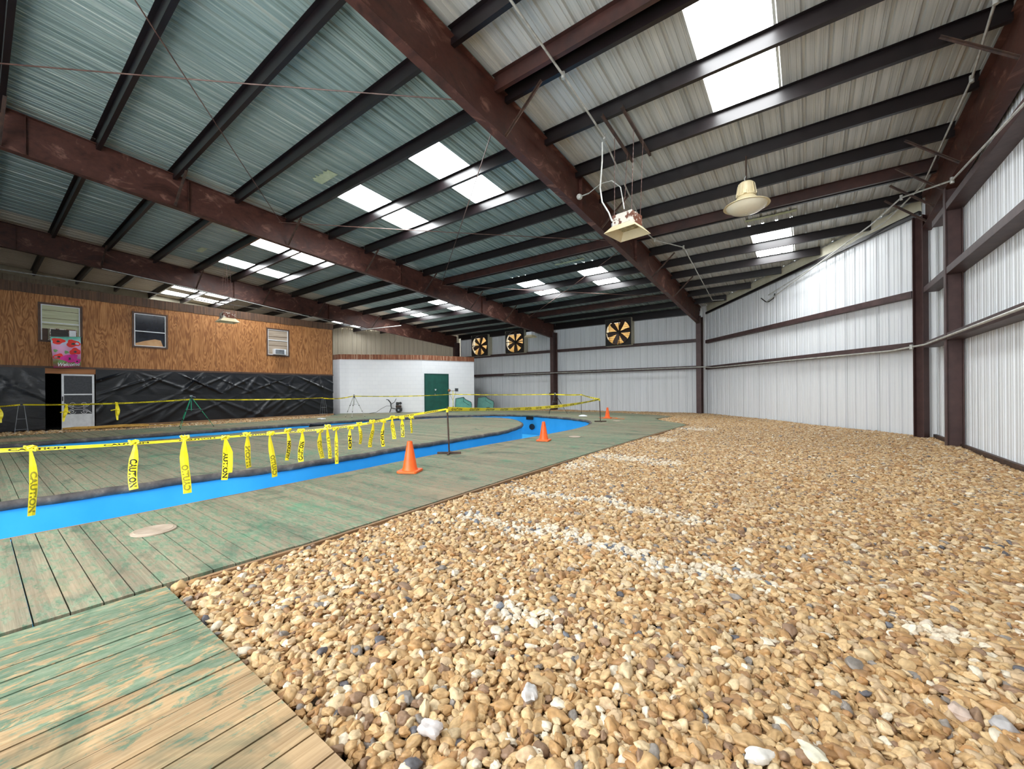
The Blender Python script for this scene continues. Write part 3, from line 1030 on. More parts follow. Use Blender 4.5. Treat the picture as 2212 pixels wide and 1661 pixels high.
# banner with poppies
t = thing('garden_flag', 'poppy flower banner reading Welcome hung under the first window', 'banner', (PX + 0.20, 1.70, 1.86))
tn = NT('poppy flag cloth')
sp = tn.n('ShaderNodeSeparateXYZ'); tc = tn.n('ShaderNodeTexCoord'); tn.l(tc.outputs['Object'], sp.inputs[0])
nz = tn.noise(tn.coords(), 4, 3, 0.5)
bgc = tn.ramp(tn.math('ADD', tn.math('MULTIPLY', sp.outputs[2], 0.9), tn.math('MULTIPLY', nz, 0.25)),
              [(0.15, srgb(150, 30, 90)), (0.3, srgb(110, 120, 60)), (0.5, srgb(214, 150, 190)), (0.7, srgb(226, 170, 206)), (0.86, srgb(180, 214, 226)), (0.98, srgb(90, 180, 150))])
flag_m = tn.done(bgc, 0.75)
mb = MB()
W_, H_ = 0.62, 0.93
NU, NV = 14, 16
def flag_pt(u, v):
    yy = -W_ / 2 + W_ * u + (1 - v) * 0.03 * (1 - u) * 2
    return (0.04 * math.sin(u * 7 + v * 2) * (0.3 + 0.7 * (1 - v)) + 0.05, yy, H_ * v + 0.05 * u)
vs = [flag_pt(i / NU, j / NV) for j in range(NV + 1) for i in range(NU + 1)]
fs = [(j * (NU + 1) + i, j * (NU + 1) + i + 1, (j + 1) * (NU + 1) + i + 1, (j + 1) * (NU + 1) + i) for j in range(NV) for i in range(NU)]
mb.add(vs, fs, 0)
def blob(cu_, cv, ru, rv, mi, k, seed, nn=18, lift=0.004):
    pts = []
    for i in range(nn):
        a = 2 * PI * i / nn
        r = 1 + 0.16 * math.sin(3 * a + seed) + 0.08 * math.sin(5 * a + seed * 2)
        u = min(0.99, max(0.01, cu_ + ru * r * math.cos(a))); v = min(0.99, max(0.01, cv + rv * r * math.sin(a)))
        p = flag_pt(u, v); pts.append((p[0] + lift, p[1], p[2]))
    c = flag_pt(min(0.98, max(0.02, cu_)), min(0.98, max(0.02, cv)))
    mb.add([(c[0] + lift, c[1], c[2])] + pts, [(0, 1 + i, 1 + (i + 1) % nn) for i in range(nn)], mi)
for (a, b, c, d, mi, sd) in ((0.24, 0.86, 0.22, 0.10, 1, 1), (0.74, 0.78, 0.24, 0.12, 1, 2), (0.8, 0.52, 0.2, 0.11, 1, 3), (0.22, 0.36, 0.2, 0.09, 1, 4), (0.6, 0.30, 0.32, 0.13, 2, 5), (0.86, 0.2, 0.13, 0.08, 2, 6), (0.12, 0.55, 0.07, 0.05, 4, 7), (0.5, 0.5, 0.08, 0.05, 4, 8), (0.3, 0.2, 0.13, 0.05, 4, 9)):
    blob(a, b, c, d, mi, 0, sd)
    if mi in (1, 2): blob(a, b - 0.01, c * 0.28, d * 0.3, 3, 0, sd + 2, 10, 0.007)
lv, lf = letters('Welcome', bold=0.012, shear=0.3)
mb.add([(lambda p: (p[0] + 0.012, p[1], p[2]))(flag_pt(0.16 + 0.8 * x, 0.045 + 0.115 * yv)) for x, yv in lv], lf, 5)
obj('flag_cloth', mb, [flag_m, simple('poppy red', srgb(226, 30, 24), srgb(240, 60, 44)), simple('poppy magenta', srgb(200, 20, 130), srgb(224, 50, 160)), M['black'], simple('leaf green', srgb(96, 140, 80), srgb(126, 166, 104)), M['white_metal']], t, True)
mb = MB(); mb.tube([(0.05, -W_ / 2 - 0.03, H_ + 0.0), (0.05, W_ / 2 + 0.03, H_ + 0.055)], 0.008, 8)
obj('hanging_rod', mb, M['grey_metal'], t)

# black plastic sheets with wrinkles
def sheet_obj(y0, y1, z0, z1, label, seed, x=0.0, amp=0.03):
    NU, NV = max(8, int((y1 - y0) / 0.045)), 30
    g = np.random.default_rng(seed)
    # folds that fan out from the pins along the upper edge
    pins = [y0 + (y1 - y0) * (k + g.uniform(0.1, 0.9)) / max(1, int((y1 - y0) / 1.1)) for k in range(max(1, int((y1 - y0) / 1.1)))]
    fans_ = [(p, g.uniform(-1.5, 1.5), g.uniform(0.05, 0.14), g.uniform(0.5, 1)) for p in pins for _ in range(5)]
    waves = [(g.uniform(1.0, 4), g.uniform(0.5, 4) * g.choice([-1, 1]), g.uniform(0, 6), g.uniform(0.2, 0.5)) for _ in range(5)]
    mb = MB(); vs = []
    for j in range(NV + 1):
        for i in range(NU + 1):
            yy = y0 + (y1 - y0) * i / NU; v = j / NV; z = z0 + (z1 - z0) * v
            d = sum(a * math.sin(f * yy + k * z * 1.6 + p) for f, k, p, a in waves)
            d = abs(d) ** 0.8 * 0.3
            for p, sl, wd, am in fans_:
                dz_ = z1 - z
                q = (yy - p - sl * dz_ * 1.6) / (wd * (0.35 + dz_))
                if abs(q) < 3: d += am * 0.9 * math.exp(-q * q) * min(1, dz_ * 4)
            vs.append((PX + 0.02 + x + amp * d * (0.25 + 0.75 * math.sin(PI * min(1, max(0, v * 0.9 + 0.05)))), yy, z))
    mb.add(vs, [(j * (NU + 1) + i, j * (NU + 1) + i + 1, (j + 1) * (NU + 1) + i + 1, (j + 1) * (NU + 1) + i) for j in range(NV) for i in range(NU)])
    t = obj('plastic_sheet', mb, M['plastic'], None, True)
    return tag(t, label, 'plastic sheet')


sheet_obj(-3.2, 1.30, 0.02, 1.86, 'black plastic sheet on the wall left of the dark doorway', 3)
sheet_obj(2.36, YR - 0.02, 1.04, 1.86, 'long upper black plastic sheet hung below the plywood storey', 5, 0.012, 0.045)
sheet_obj(2.36, YR - 0.02, 0.02, 1.10, 'long lower black plastic sheet down to the pebble strip', 8)
mb = MB(); mb.box(PX + 0.02, PX + 0.05, 2.4, YR, -0.05, 0.05)
struct('baseboard_left', mb, M['deck_wood'], 'batten at the foot of the black sheeting', 'baseboard')

# screen door, standing shut at one side of the dark doorway
t = thing('door_1', 'white aluminium screen door with scroll grille in the dark doorway', 'door', (PX + 0.07, 1.62, 0.0), 0)
t['kind'] = 'structure'
DW, DH = 0.70, 1.69
mb = MB()
for q in ((0, 0.05, 0, DH), (DW - 0.05, DW, 0, DH), (0.05, DW - 0.05, DH - 0.05, DH), (0.05, DW - 0.05, 1.04, 1.08), (0.05, DW - 0.05, 0.0, 0.05)):
    mb.box(-0.015, 0.015, *q)
obj('door_frame', mb, M['white_metal'], t)
mb = MB(); mb.box(-0.008, 0.008, 0.05, DW - 0.05, 0.05, 0.45); obj('kick_panel', mb, M['white_metal'], t)
mb = MB(); mb.box(-0.004, 0.0, 0.05, DW - 0.05, 0.45, DH - 0.05); obj('screen_mesh', mb, M['screen'], t)
mb = MB()
def spiral(cy, cz, r, sgn, flip):
    return [(0.008, cy + sgn * r * (1 - k / 26) * math.cos(k * 0.42), cz + flip * r * (1 - k / 26) * math.sin(k * 0.42)) for k in range(24)]
for cy, sg in ((0.22, 1), (0.48, -1)):
    for cz, fl in ((0.52, -1), (0.74, 1)):
        mb.tube(spiral(cy, cz, 0.075, sg, fl), 0.006, 6)
for a, b in (((0.06, 0.47), (0.25, 0.63)), ((0.06, 0.79), (0.25, 0.63)), ((0.64, 0.47), (0.45, 0.63)), ((0.64, 0.79), (0.45, 0.63))):
    mb.tube([(0.008, a[0], a[1]), (0.008, (a[0] + b[0]) / 2, a[1] * 0.35 + b[1] * 0.65), (0.008, b[0], b[1])], 0.006, 6)
for sgn in (-1, 1):
    mb.tube([(0.008, 0.35 + sgn * 0.29 * math.cos(k / 10 * PI - PI / 2) * 0.0 + (k - 5) * 0.058, 0.63 + sgn * (0.16 - 0.13 * math.sin(k / 10 * PI))) for k in range(11)], 0.006, 6)
obj('scroll_grille', mb, M['white_metal'], t)
mb = MB(); mb.box(0.015, 0.035, 0.01, 0.035, 0.86, 1.0); obj('door_handle', mb, M['black'], t)

# ------------------------------------------------------------------ white block room
A_, B_, C_ = (-19.0, 11.05), (-16.24, 14.02), (-15.14, 16.85)
mb = MB()
BP = [A_, B_, C_, (-15.5, 17.2), (-19.8, 18.8), (-22.5, 11.6), (-20.5, 11.05)]
mb.prism(BP, -0.06, 2.74)
struct('wall_block', mb, M['block'], 'white painted concrete block room in the far corner', 'wall')
mb = MB()
def fascia(p, q):
    p = Vector((*p, 0)); q = Vector((*q, 0)); L = (q - p).length; d = (q - p) / L; nn = Vector((d.y, -d.x, 0))
    k = 0.0
    while k < L:
        a = p + d * (k + 0.002) + nn * 0.02; b = p + d * min(k + 0.138, L) + nn * 0.02
        mb.bar((a.x, a.y, 2.86), (b.x, b.y, 2.86), 0.03, 0.25 + rng.uniform(-0.01, 0.01))
        k += 0.14
for p, q in (((-20.5, 11.05), A_), (A_, B_), (B_, C_)):
    fascia(p, q)
struct('trim_12', mb, M['fascia'], 'rust streaked wooden fascia along the top of the white block room', 'trim')
bc = (Vector((*C_, 0)) - Vector((*B_, 0))).normalized(); nbc = Vector((bc.y, -bc.x, 0))
dp = Vector((*B_, 0)) + bc * 0.12 + nbc * 0.012
t = thing('door_2', 'dark green steel door in the white block room', 'door', tuple(dp), math.atan2(bc.y, bc.x))
t['kind'] = 'structure'
DLW = 1.36
mb = MB(); mb.box(0, 0.05, -0.03, 0.03, 0, 2.02); mb.box(DLW - 0.05, DLW, -0.03, 0.03, 0, 2.02); mb.box(0.05, DLW - 0.05, -0.03, 0.03, 1.96, 2.02)
obj('door_frame', mb, simple('darker green frame', srgb(10, 64, 58), srgb(14, 74, 66)), t)
mb = MB(); mb.box(0.05, DLW - 0.05, -0.018, 0.01, 0.0, 1.96); obj('door_leaf', mb, M['green_door'], t)
mb = MB(); mb.prism([(0.56, 1.2), (0.66, 1.2), (0.63, 1.12), (0.585, 1.12)], 0, 0.004)
mb.xform(Matrix(((1, 0, 0, 0), (0, 0, -1, -0.02), (0, 1, 0, 0), (0, 0, 0, 1)))); obj('door_plate', mb, M['white_metal'], t)
mb = MB(); mb.lathe([(0.0, -0.05), (0.03, -0.045), (0.035, -0.025), (0.015, -0.018)], 12, (0.57, -0.02, 0.92), 'Y'); obj('door_knob', mb, M['grey_metal'], t, True)

# ------------------------------------------------------------------ exhaust fans
def fan(x0, x1, z0, z1, label, rot0):
    w = x1 - x0; h = z1 - z0; cx_ = (x0 + x1) / 2; cz = (z0 + z1) / 2
    t = thing('exhaust_fan', label, 'fan', (cx_, 19.56, cz))
    R = min(w, h) * 0.475
    n = 40
    # front plate with a round opening
    mb = MB(); vs = []
    for k in range(n):
        a = 2 * PI * k / n
        c, s = math.cos(a), math.sin(a)
        m = max(abs(c) / (w / 2), abs(s) / (h / 2))
        vs += [(R * c, 0, R * s), (c / m, 0, s / m)]
    mb.add(vs, [(2 * k, 2 * k + 1, (2 * k + 3) % (2 * n), (2 * k + 2) % (2 * n)) for k in range(n)])
    mb.tube([(R * math.cos(2 * PI * k / n), -0.015, R * math.sin(2 * PI * k / n)) for k in range(n)], 0.018, 6, closed=True)
    obj('front_plate', mb, M['fan_frame'], t)
    mb = MB()
    mb.box(-w / 2 - 0.004, -w / 2, 0, 0.47, -h / 2, h / 2); mb.box(w / 2, w / 2 + 0.004, 0, 0.47, -h / 2, h / 2)
    mb.box(-w / 2, w / 2, 0, 0.47, h / 2, h / 2 + 0.004); mb.box(-w / 2, w / 2, 0, 0.47, -h / 2 - 0.004, -h / 2)
    obj('housing', mb, M['cream'], t)
    mb = MB()
    ns = 15
    for i in range(ns):
        z = -h / 2 + h * (i + 0.5) / ns
        mb.bar((-w / 2 + 0.02, 0.33, z), (w / 2 - 0.02, 0.33, z), 0.006, h / ns * 1.2, up=(0, -0.75, 1))
    obj('louvers', mb, M['louver'], t)
    hub = MB(); hub.lathe([(0.0, -0.06), (0.07, -0.05), (0.085, 0.0), (0.085, 0.12), (0, 0.13)], 16, (0, 0.06, 0), 'Y')
    obj('hub', hub, M['fan_frame'], t, True)
    for k in range(6):
        a = rot0 + 2 * PI * k / 6
        bl = MB(); vs = []
        for r_, wd, tw in ((0.07, 0.06, 0.5), (R * 0.4, 0.10, 0.42), (R * 0.75, 0.13, 0.32), (R * 0.96, 0.12, 0.26)):
            er = Vector((math.cos(a), 0, math.sin(a))); et = Vector((-math.sin(a), 0, math.cos(a)))
            for sgn in (-1, 1):
                vs.append(Vector((0, 0.1, 0)) + er * r_ + et * (sgn * wd * math.cos(tw)) + Vector((0, sgn * wd * math.sin(tw) * 0.6, 0)))
        vs += [v + Vector((0, 0.006, 0)) for v in vs]
        fs = []
        for i in range(3):
            o = 2 * i
            fs += [(o, o + 1, o + 3, o + 2), (8 + o, 8 + o + 2, 8 + o + 3, 8 + o + 1)]
        bl.add(vs, fs); obj('blade', bl, M['fan_blade'], t)
    st = MB(); st.bar((-R, -0.005, 0), (R, -0.005, 0), 0.03, 0.04); st.bar((0.05, 0.0, -R), (0.05, 0.0, R), 0.03, 0.03)
    obj('motor_strut', st, M['fan_frame'], t)
    return t


fan(-17.78, -16.38, 3.34, 4.70, 'round exhaust fan in a black plate, furthest from the single fan', 0.3)
fan(-14.97, -13.57, 3.36, 4.72, 'round exhaust fan with the box light hanging in front of it', 0.55)
fan(-8.43, -7.07, 3.34, 4.70, 'lone exhaust fan between the two slim columns on the back wall', 0.15)


# ------------------------------------------------------------------ hanging lamps
t = thing('pendant_lamp', 'cream bell shaped high bay lamp hanging from a rod', 'lamp', (-0.92, 8.75, 4.28))
mb = MB(); mb.tube([(0, 0, 0.76), (0, 0, 1.2)], 0.012, 8); obj('rod', mb, M['steel_dark'], t)
mb = MB(); mb.lathe([(0.0, 0.7), (0.1, 0.7), (0.135, 0.67), (0.165, 0.45), (0.165, 0.43), (0.0, 0.43)], 28); obj('ballast_housing', mb, M['lamp_cream'], t, True)
mb = MB()
for k in range(10):
    a = 2 * PI * k / 10
    mb.bar((0.137 * math.cos(a), 0.137 * math.sin(a), 0.66), (0.17 * math.cos(a), 0.17 * math.sin(a), 0.46), 0.008, 0.012)
mb.box(-0.025, 0.025, -0.185, -0.155, 0.44, 0.5)
obj('housing_ribs', mb, M['lamp_cream'], t)
mb = MB(); mb.lathe([(0.15, 0.43), (0.17, 0.40), (0.19, 0.37), (0.235, 0.33), (0.34, 0.285), (0.385, 0.26), (0.39, 0.25), (0.375, 0.248), (0.33, 0.27), (0.2, 0.33)], 40); obj('reflector', mb, M['lamp_cream'], t, True)
mb = MB(); mb.lathe([(0.345, 0.262), (0.33, 0.22), (0.25, 0.16), (0.12, 0.125), (0.02, 0.115), (0.0, 0.115)], 40); obj('lens', mb, M['lamp_lens'], t, True)
mb = MB(); mb.lathe([(0.0, 0.105), (0.014, 0.108), (0.014, 0.12)], 12); obj('lens_knob', mb, M['lamp_cream'], t)
mb = MB(); mb.tube([(0.0, 0, 0.7), (-0.02, 0, 0.73), (-0.03, 0, 0.78), (0, 0, 0.82)], 0.012, 8); obj('hook', mb, M['galv'], t)


def chain(mb, p, q, link=0.045):
    p = Vector(p); q = Vector(q); L = (q - p).length; nL = max(2, int(L / link))
    d = (q - p) / L
    for i in range(nL):
        a = p + d * (L * i / nL); b = p + d * (L * (i + 1) / nL + 0.006)
        mb.bar(a, b, 0.004 if i % 2 else 0.011, 0.011 if i % 2 else 0.004, up=(0.3, 1, 0.1))


def box_light(loc, rz, S, label, chains, mat_body, top=None):
    """square shaded discharge lamp: body, flared shade, lens, side box"""
    t = thing('box_light', label, 'lamp', loc, rz)
    a = 0.19 * S; b = 0.30 * S; h1 = 0.13 * S; h2 = 0.19 * S
    mb = MB(); mb.box(-a, a, -a, a, h1, h1 + h2); obj('body', mb, mat_body, t, bevel=0.008)
    mb = MB()
    vs = [(sx * r, sy * r, z) for r, z in ((a, h1), (b, 0.0), (b - 0.012, 0.0), (a - 0.015, h1 - 0.006)) for sx, sy in ((-1, -1), (1, -1), (1, 1), (-1, 1))]
    fs = []
    for k in range(3):
        for i in range(4):
            j = (i + 1) % 4
            fs.append((k * 4 + i, k * 4 + j, (k + 1) * 4 + j, (k + 1) * 4 + i))
    mb.add(vs, fs); obj('shade', mb, M['lamp_cream'], t)
    mb = MB(); mb.box(-a + 0.02, a - 0.02, -a + 0.02, a - 0.02, h1 - 0.012, h1 - 0.004); obj('lens', mb, simple('dirty amber lens', srgb(120, 100, 50), srgb(206, 190, 140), 14, 0.3), t)
    mb = MB(); mb.box(-a - 0.10 * S, -a, -0.05 * S, 0.06 * S, h1 + 0.0, h1 + 0.13 * S); obj('junction_box', mb, M['grey_metal'], t, bevel=0.006)
    for c in chains:
        mb = MB(); chain(mb, (c[0], c[1], h1 + h2), (c[2], c[3], c[4])); obj('chain', mb, M['rod'], t)
    return t


box_light((-2.58, 6.98, 3.86), math.radians(-8), 1.0, 'rusty square lamp with flared shade on chains near the top of the end bay',
          [(-0.16, -0.16, -0.17, -0.12, 1.72), (-0.16, 0.16, -0.18, 0.36, 1.69), (0.17, -0.16, 0.2, -0.12, 1.72), (0.17, 0.16, 0.17, 0.28, 1.70)], M['rusty_white'])
for dx, w in ((-2.4, 'nearer the end wall'), (-2.74, 'nearer the rusty rafter')):
    mb = MB(); y0, y1 = PY[3 + 4] - 0.12, PY[3 + 5] + 0.12
    mb.bar((dx, y0, zT(y0) - 0.135), (dx, y1, zT(y1) - 0.135), 0.04, 0.006); mb.bar((dx + 0.018, y0, zT(y0) - 0.115), (dx + 0.018, y1, zT(y1) - 0.115), 0.006, 0.04)
    tag(obj('hanger_angle', mb, M['steel_dark']), 'dark angle bar carrying the rusty square lamp, the one %s' % w, 'hanger')
box_light((-16.0, 5.22, 3.5), 0.0, 0.95, 'white square lamp hanging in front of the plywood building', [(-0.15, -0.15, -0.13, -0.03, 2.25), (0.15, -0.15, 0.13, -0.03, 2.25), (-0.15, 0.15, -0.13, 0.0, 2.25), (0.15, 0.15, 0.13, 0.0, 2.25)], M['rusty_white'])
box_light((-11.62, 17.35, 3.86), 0, 0.85, 'pale square lamp under the low end of the middle rafter', [(0.0, 0.05, 0.02, 0.1, 0.32)], M['white_metal'])


# ------------------------------------------------------------------ conduits, rods
def pipe(name, pts, r, mat, label, cat, n=8, fittings=()):
    mb = MB(); mb.tube(pts, r, n)
    for i in fittings:
        p = Vector(pts[i]); mb.lathe([(0.0, -0.05), (r * 1.7, -0.05), (r * 1.7, 0.05), (0.0, 0.05)], 10, tuple(p))
    return tag(obj(name, mb, mat, None, True), label, cat)


def arc(p, q, sag, n=14, side=(0, 0, 0)):
    p = Vector(p); q = Vector(q)
    return [tuple(p.lerp(q, i / n) + Vector((0, 0, -sag * 4 * (i / n) * (1 - i / n))) + Vector(side) * (4 * (i / n) * (1 - i / n))) for i in range(n + 1)]


zc = lambda y: zT(y) - 0.15
pipe('conduit', [(-2.87, YE + 0.2, zc(YE + 0.2)), (-2.87, 5.2, zc(5.2)), (-2.9, 6.75, zc(6.75))], 0.017, M['galv'], 'straight conduit running down the roof to the rusty square lamp', 'conduit', fittings=(1, 2))
pipe('conduit', [(-2.9, 6.75, zc(6.75) - 0.03), (-3.46, 10.72, zc(10.72) - 0.02), (-3.42, 11.37, zc(11.37)), (-2.87, 12.26, zc(12.26)), (-3.15, 18.2, zc(18.2)), (-2.75, 18.35, zc(18.3))], 0.016, M['galv'], 'cranked conduit from the rusty square lamp down to the corner wall', 'conduit', fittings=(2, 3))
pipe('flexible_conduit', [(-2.93, 6.72, 5.5), (-2.96, 6.78, 5.2), (-3.02, 6.82, 4.75), (-3.0, 6.86, 4.5), (-2.9, 6.92, 4.3), (-2.85, 6.95, 4.14)], 0.014, M['galv'], 'cream flexible conduit curving down to the side of the rusty square lamp', 'conduit')
pipe('flexible_conduit', [(-3.45, 7.25, 4.95), (-3.1, 7.05, 4.95), (-2.85, 6.95, 4.88), (-2.68, 6.93, 4.7), (-2.62, 6.95, 4.3)], 0.009, M['galv'], 'thin cable arching from the rafter onto the rusty square lamp', 'cable')
mb = MB(); mb.lathe([(0.0, -0.04), (0.05, -0.035), (0.06, 0.0), (0.05, 0.035), (0.0, 0.04)], 14, (-3.74, 7.42, 5.03), 'Y'); mb.tube([(-3.72, 7.42, 5.03), (-3.45, 7.25, 4.95)], 0.012, 6)
tag(obj('junction_box', mb, M['galv'], None, True), 'small round silver junction box on the near rusty rafter', 'junction box')
pipe('conduit', [(1.75, YE + 0.2, zc(YE + 0.2)), (1.78, 7.1, zc(7.1)), (1.9, 8.5, zc(8.5)), (1.92, 11.63, zc(11.6)), (1.52, 13.2, zc(13.2) - 0.02), (-1.1, 16.6, 4.35)], 0.016, M['galv'], 'conduit beside the end rafter, running on down to the corner wall', 'conduit', fittings=(1, 2))
pipe('conduit', [(1.98, YE + 0.2, 3.1), (1.96, 6.9, 4.22), (1.95, 9.74, 4.52), (1.55, 11.3, 4.95), (1.2, 12.6, 4.9), (-1.15, 16.7, 4.15)], 0.016, M['galv'], 'conduit climbing the end wall and bending across the corner', 'conduit', fittings=(2, 3))
pipe('cable', [(-1.35, 17.05, 4.36), (-1.2, 16.85, 4.18), (-1.1, 16.72, 4.14), (-0.95, 16.52, 4.2), (-0.9, 16.45, 4.35)], 0.016, M['black'], 'black cable loop at the foot of the crossing conduits', 'cable')
g1 = [(-3.9 + 0.0, 19.72, 2.06)]
pipe('conduit', [(-14.9, 19.29, 2.05), (-3.75, 19.29, 2.07), tuple(DA + DD * 0.9 - DN * 0.2 + Vector((0, 0, 2.02))), tuple(DB - DD * 0.8 - DN * 0.2 + Vector((0, 0, 1.96))), (1.84, 12.36, 1.97), (1.99, 12.0, 1.98), (2.0, YE + 0.2, 1.98)], 0.02, M['galv'], 'long conduit following the lower girt round three walls', 'conduit', fittings=(4,))
mb = MB(); mb.tube([(-11.98, YB - 0.06, 4.3), (-11.98, YB - 0.06, 0.95)], 0.012, 6); mb.box(-12.04, -11.92, YB - 0.1, YB - 0.03, 0.80, 0.95)
tag(obj('outlet_drop', mb, M['steel_dark']), 'thin drop pipe with an outlet box on the back wall by the middle column', 'outlet')
pipe('conduit', [(-19.6, 0.3, 4.86), (-19.7, 7.3, 4.82), (-19.6, 9.8, 4.8)], 0.02, M['galv'], 'conduit lying just above the plywood building', 'conduit')
pipe('conduit', [(-19.0, 2.6, zL(2.6) - 0.03), (-19.0, 5.2, zL(5.2) - 0.03), (-18.7, 9.9, 4.55), (-18.3, 11.8, 4.3)], 0.018, M['galv'], 'pale conduit slanting under the far rafter', 'conduit')
pipe('conduit', [(-18.9, 12.2, 4.35), (-17.9, 14.0, 4.7)], 0.018, M['galv'], 'short conduit crossing above the white block room', 'conduit')

rodz = lambda y: zT(y) - 0.2
for (a, b, la) in (((X2 + 0.1, -1.25), (X1 - 0.1, 4.95), 'thin rusty brace rod at the top of the roof, from the middle rafter to the near rafter'), ((X1 - 0.1, -0.85), (X2 + 0.1, 5.02), 'thin dark brace rod at the top of the roof ending on the middle rafter beside the upper skylights'),
                   ((X2 + 0.1, 4.95), (X1 - 0.1, 10.95), 'pale brace rod crossing below the upper skylights of the near bay'), ((X1 - 0.1, 5.15), (X2 + 0.1, 10.9), 'thin brace rod from the near rafter past the upper skylights'),
                   ((X2 + 0.1, 11.0), (X1 - 0.1, 17.0), 'brace rod low in the near bay rising from the middle rafter'), ((X1 - 0.1, 11.1), (X2 + 0.1, 16.9), 'brace rod low in the near bay passing the lower skylights')):
    mb = MB(); mb.tube(arc((a[0], a[1], rodz(a[1])), (b[0], b[1], rodz(b[1])), 0.02, 8), 0.010, 6)
    tag(obj('brace_rod', mb, M['rod'], None, True), la, 'brace rod', kind='structure')

# torn insulation scraps left on the roof sheets
for i, (x, y, w, d, where) in enumerate(((-8.85, 4.80, 0.7, 0.28, 'above the upper skylights near the middle rafter'), (-13.75, 4.75, 0.5, 0.2, 'beyond the middle rafter'), (-16.7, 4.7, 0.6, 0.2, 'close to the far rafter'),
                                       (-6.5, 12.1, 1.1, 0.16, 'above the lower skylights of the near bay'), (-0.75, 12.05, 1.1, 0.16, 'behind the bell shaped lamp'))):
    mb = MB(); nn = 22
    top = []; bot = []
    for k in range(nn + 1):
        xx = x - w / 2 + w * k / nn
        yb_ = y + d / 2; ya_ = y - d / 2 * (0.5 + rng.uniform(0, 0.6))
        top.append((xx, ya_, zS(ya_) - 0.012 - rng.uniform(0, 0.02))); bot.append((xx, yb_, zS(yb_) - 0.01))
    mb.add(top + bot, [(k, k + 1, nn + 2 + k, nn + 1 + k) for k in range(nn)])
    tag(obj('insulation_scrap', mb, M['insul']), 'torn pale insulation scrap on the roof %s' % where, 'insulation')

# ------------------------------------------------------------------ traffic cones
def make_cone(label, loc, rz):
    t = thing('traffic_cone', label, 'traffic cone', loc, rz, 'traffic cones on the walkway')
    mb = MB(); a = 0.135
    mb.prism([(-a + 0.02, -a), (a - 0.02, -a), (a, -a + 0.02), (a, a - 0.02), (a - 0.02, a), (-a + 0.02, a), (-a, a - 0.02), (-a, -a + 0.02)], 0.0, 0.028)
    for sx in (-1, 1):
        for sy in (-1, 1):
            mb.box(sx * 0.10 - 0.02, sx * 0.10 + 0.02, sy * 0.10 - 0.02, sy * 0.10 + 0.02, -0.004, 0.0)
    obj('base', mb, M['orange'], t, bevel=0.004)
    mb = MB(); mb.lathe([(0.105, 0.026), (0.1, 0.035), (0.092, 0.06), (0.032, 0.405), (0.026, 0.405), (0.08, 0.07)], 32)
    obj('cone_body', mb, M['orange'], t, True)
    return t


cone = make_cone('orange traffic cone nearest the viewer, beside the near lip of the channel', (-4.25, 3.45, 0.004), 0.5)
dup(cone, (-4.52, 7.22, 0.004), 0.3, 'orange traffic cone between the channel end and the pebbles, middle one of three')
dup(cone, (-6.15, 14.4, 0.004), 0.1, 'furthest orange traffic cone, behind the second tape post')

# T-based posts
def tape_post(loc, rz, label, h=0.80, first=True):
    t = thing('tape_post', label, 'post', loc, rz, 'posts holding the caution tape')
    mb = MB(); mb.tube([(0, 0, 0.02), (-0.012, 0.0, h * 0.5), (-0.03, 0, h)], 0.014, 10); obj('post', mb, M['steel_dark'], t, True)
    mb = MB(); mb.bar((-0.2, 0, 0.018), (0.2, 0, 0.018), 0.034, 0.034); obj('base_bar', mb, M['steel_dark'], t)
    mb = MB(); mb.bar((0, -0.16, 0.014), (0, 0.16, 0.014), 0.03, 0.026); obj('cross_bar', mb, M['steel_dark'], t)
    mb = MB(); mb.tube([(-0.028, 0, h - 0.09), (-0.03, 0, h - 0.03)], 0.022, 10); obj('tape_wrap', mb, M['yellow'], t)
    return t


p0 = tape_post((-4.93, 4.84, 0.0), 0.65, 'rusty post on a flat bar base at the near lip of the channel')
dup(p0, (-5.66, 12.66, 0.0), 0.62, 'rusty post on a flat bar base at the far end of the channel')

# ------------------------------------------------------------------ oval lids and small things on the deck
mb = MB(); mb.lathe([(0.17, 0.0), (0.17, 0.008), (0.16, 0.012), (0.0, 0.012)], 36, (0, 0, 0)); mb.lathe([(0.15, 0.012), (0.145, 0.015), (0.13, 0.0125)], 36)
for i, (x, y, s, lab) in enumerate(((-4.07, 0.83, 0.8, 'round beige skimmer lid in the walkway near the viewer'), (-4.3, 8.2, 0.8, 'round beige lid in the walkway beyond the middle cone'), (-5.3, 13.2, 0.8, 'round beige lid in the walkway near the far tape post'))):
    if i == 0:
        l0 = obj('skimmer_lid', mb, M['lid'], None, True); tag(l0, lab, 'lid', 'round lids in the walkway'); o = l0
    else:
        o = l0.copy(); COL.objects.link(o); o['label'] = lab
    o.location = (x, y, 0.002); o.scale = (s, s, 1)
mb = MB(); mb.lathe([(0.16, 0.0), (0.12, 0.03), (0.05, 0.055), (0.0, 0.06)], 20, (-7.5, 15.05, 0.003), sx=1.2)
tag(obj('cover_cap', mb, M['white_metal'], None, True), 'small white domed cap on the walkway beyond the channel end', 'cap')
mb = MB(); mb.box(-15.6, -15.3, 8.1, 8.3, 0.003, 0.05)
tag(obj('folded_cloth', mb, M['white_metal'], None, bevel=0.015), 'small folded white cloth on the far walkway', 'cloth')
mb = MB()
mb.prism([(-15.45, 0.3), (-14.55, 0.35), (-14.5, 0.95), (-14.8, 1.15), (-15.4, 0.9)], 0.004, 0.016)
tag(obj('wood_scrap', mb, M['bare_wood']), 'flat weathered board scrap on the far walkway across from the doorway', 'board')
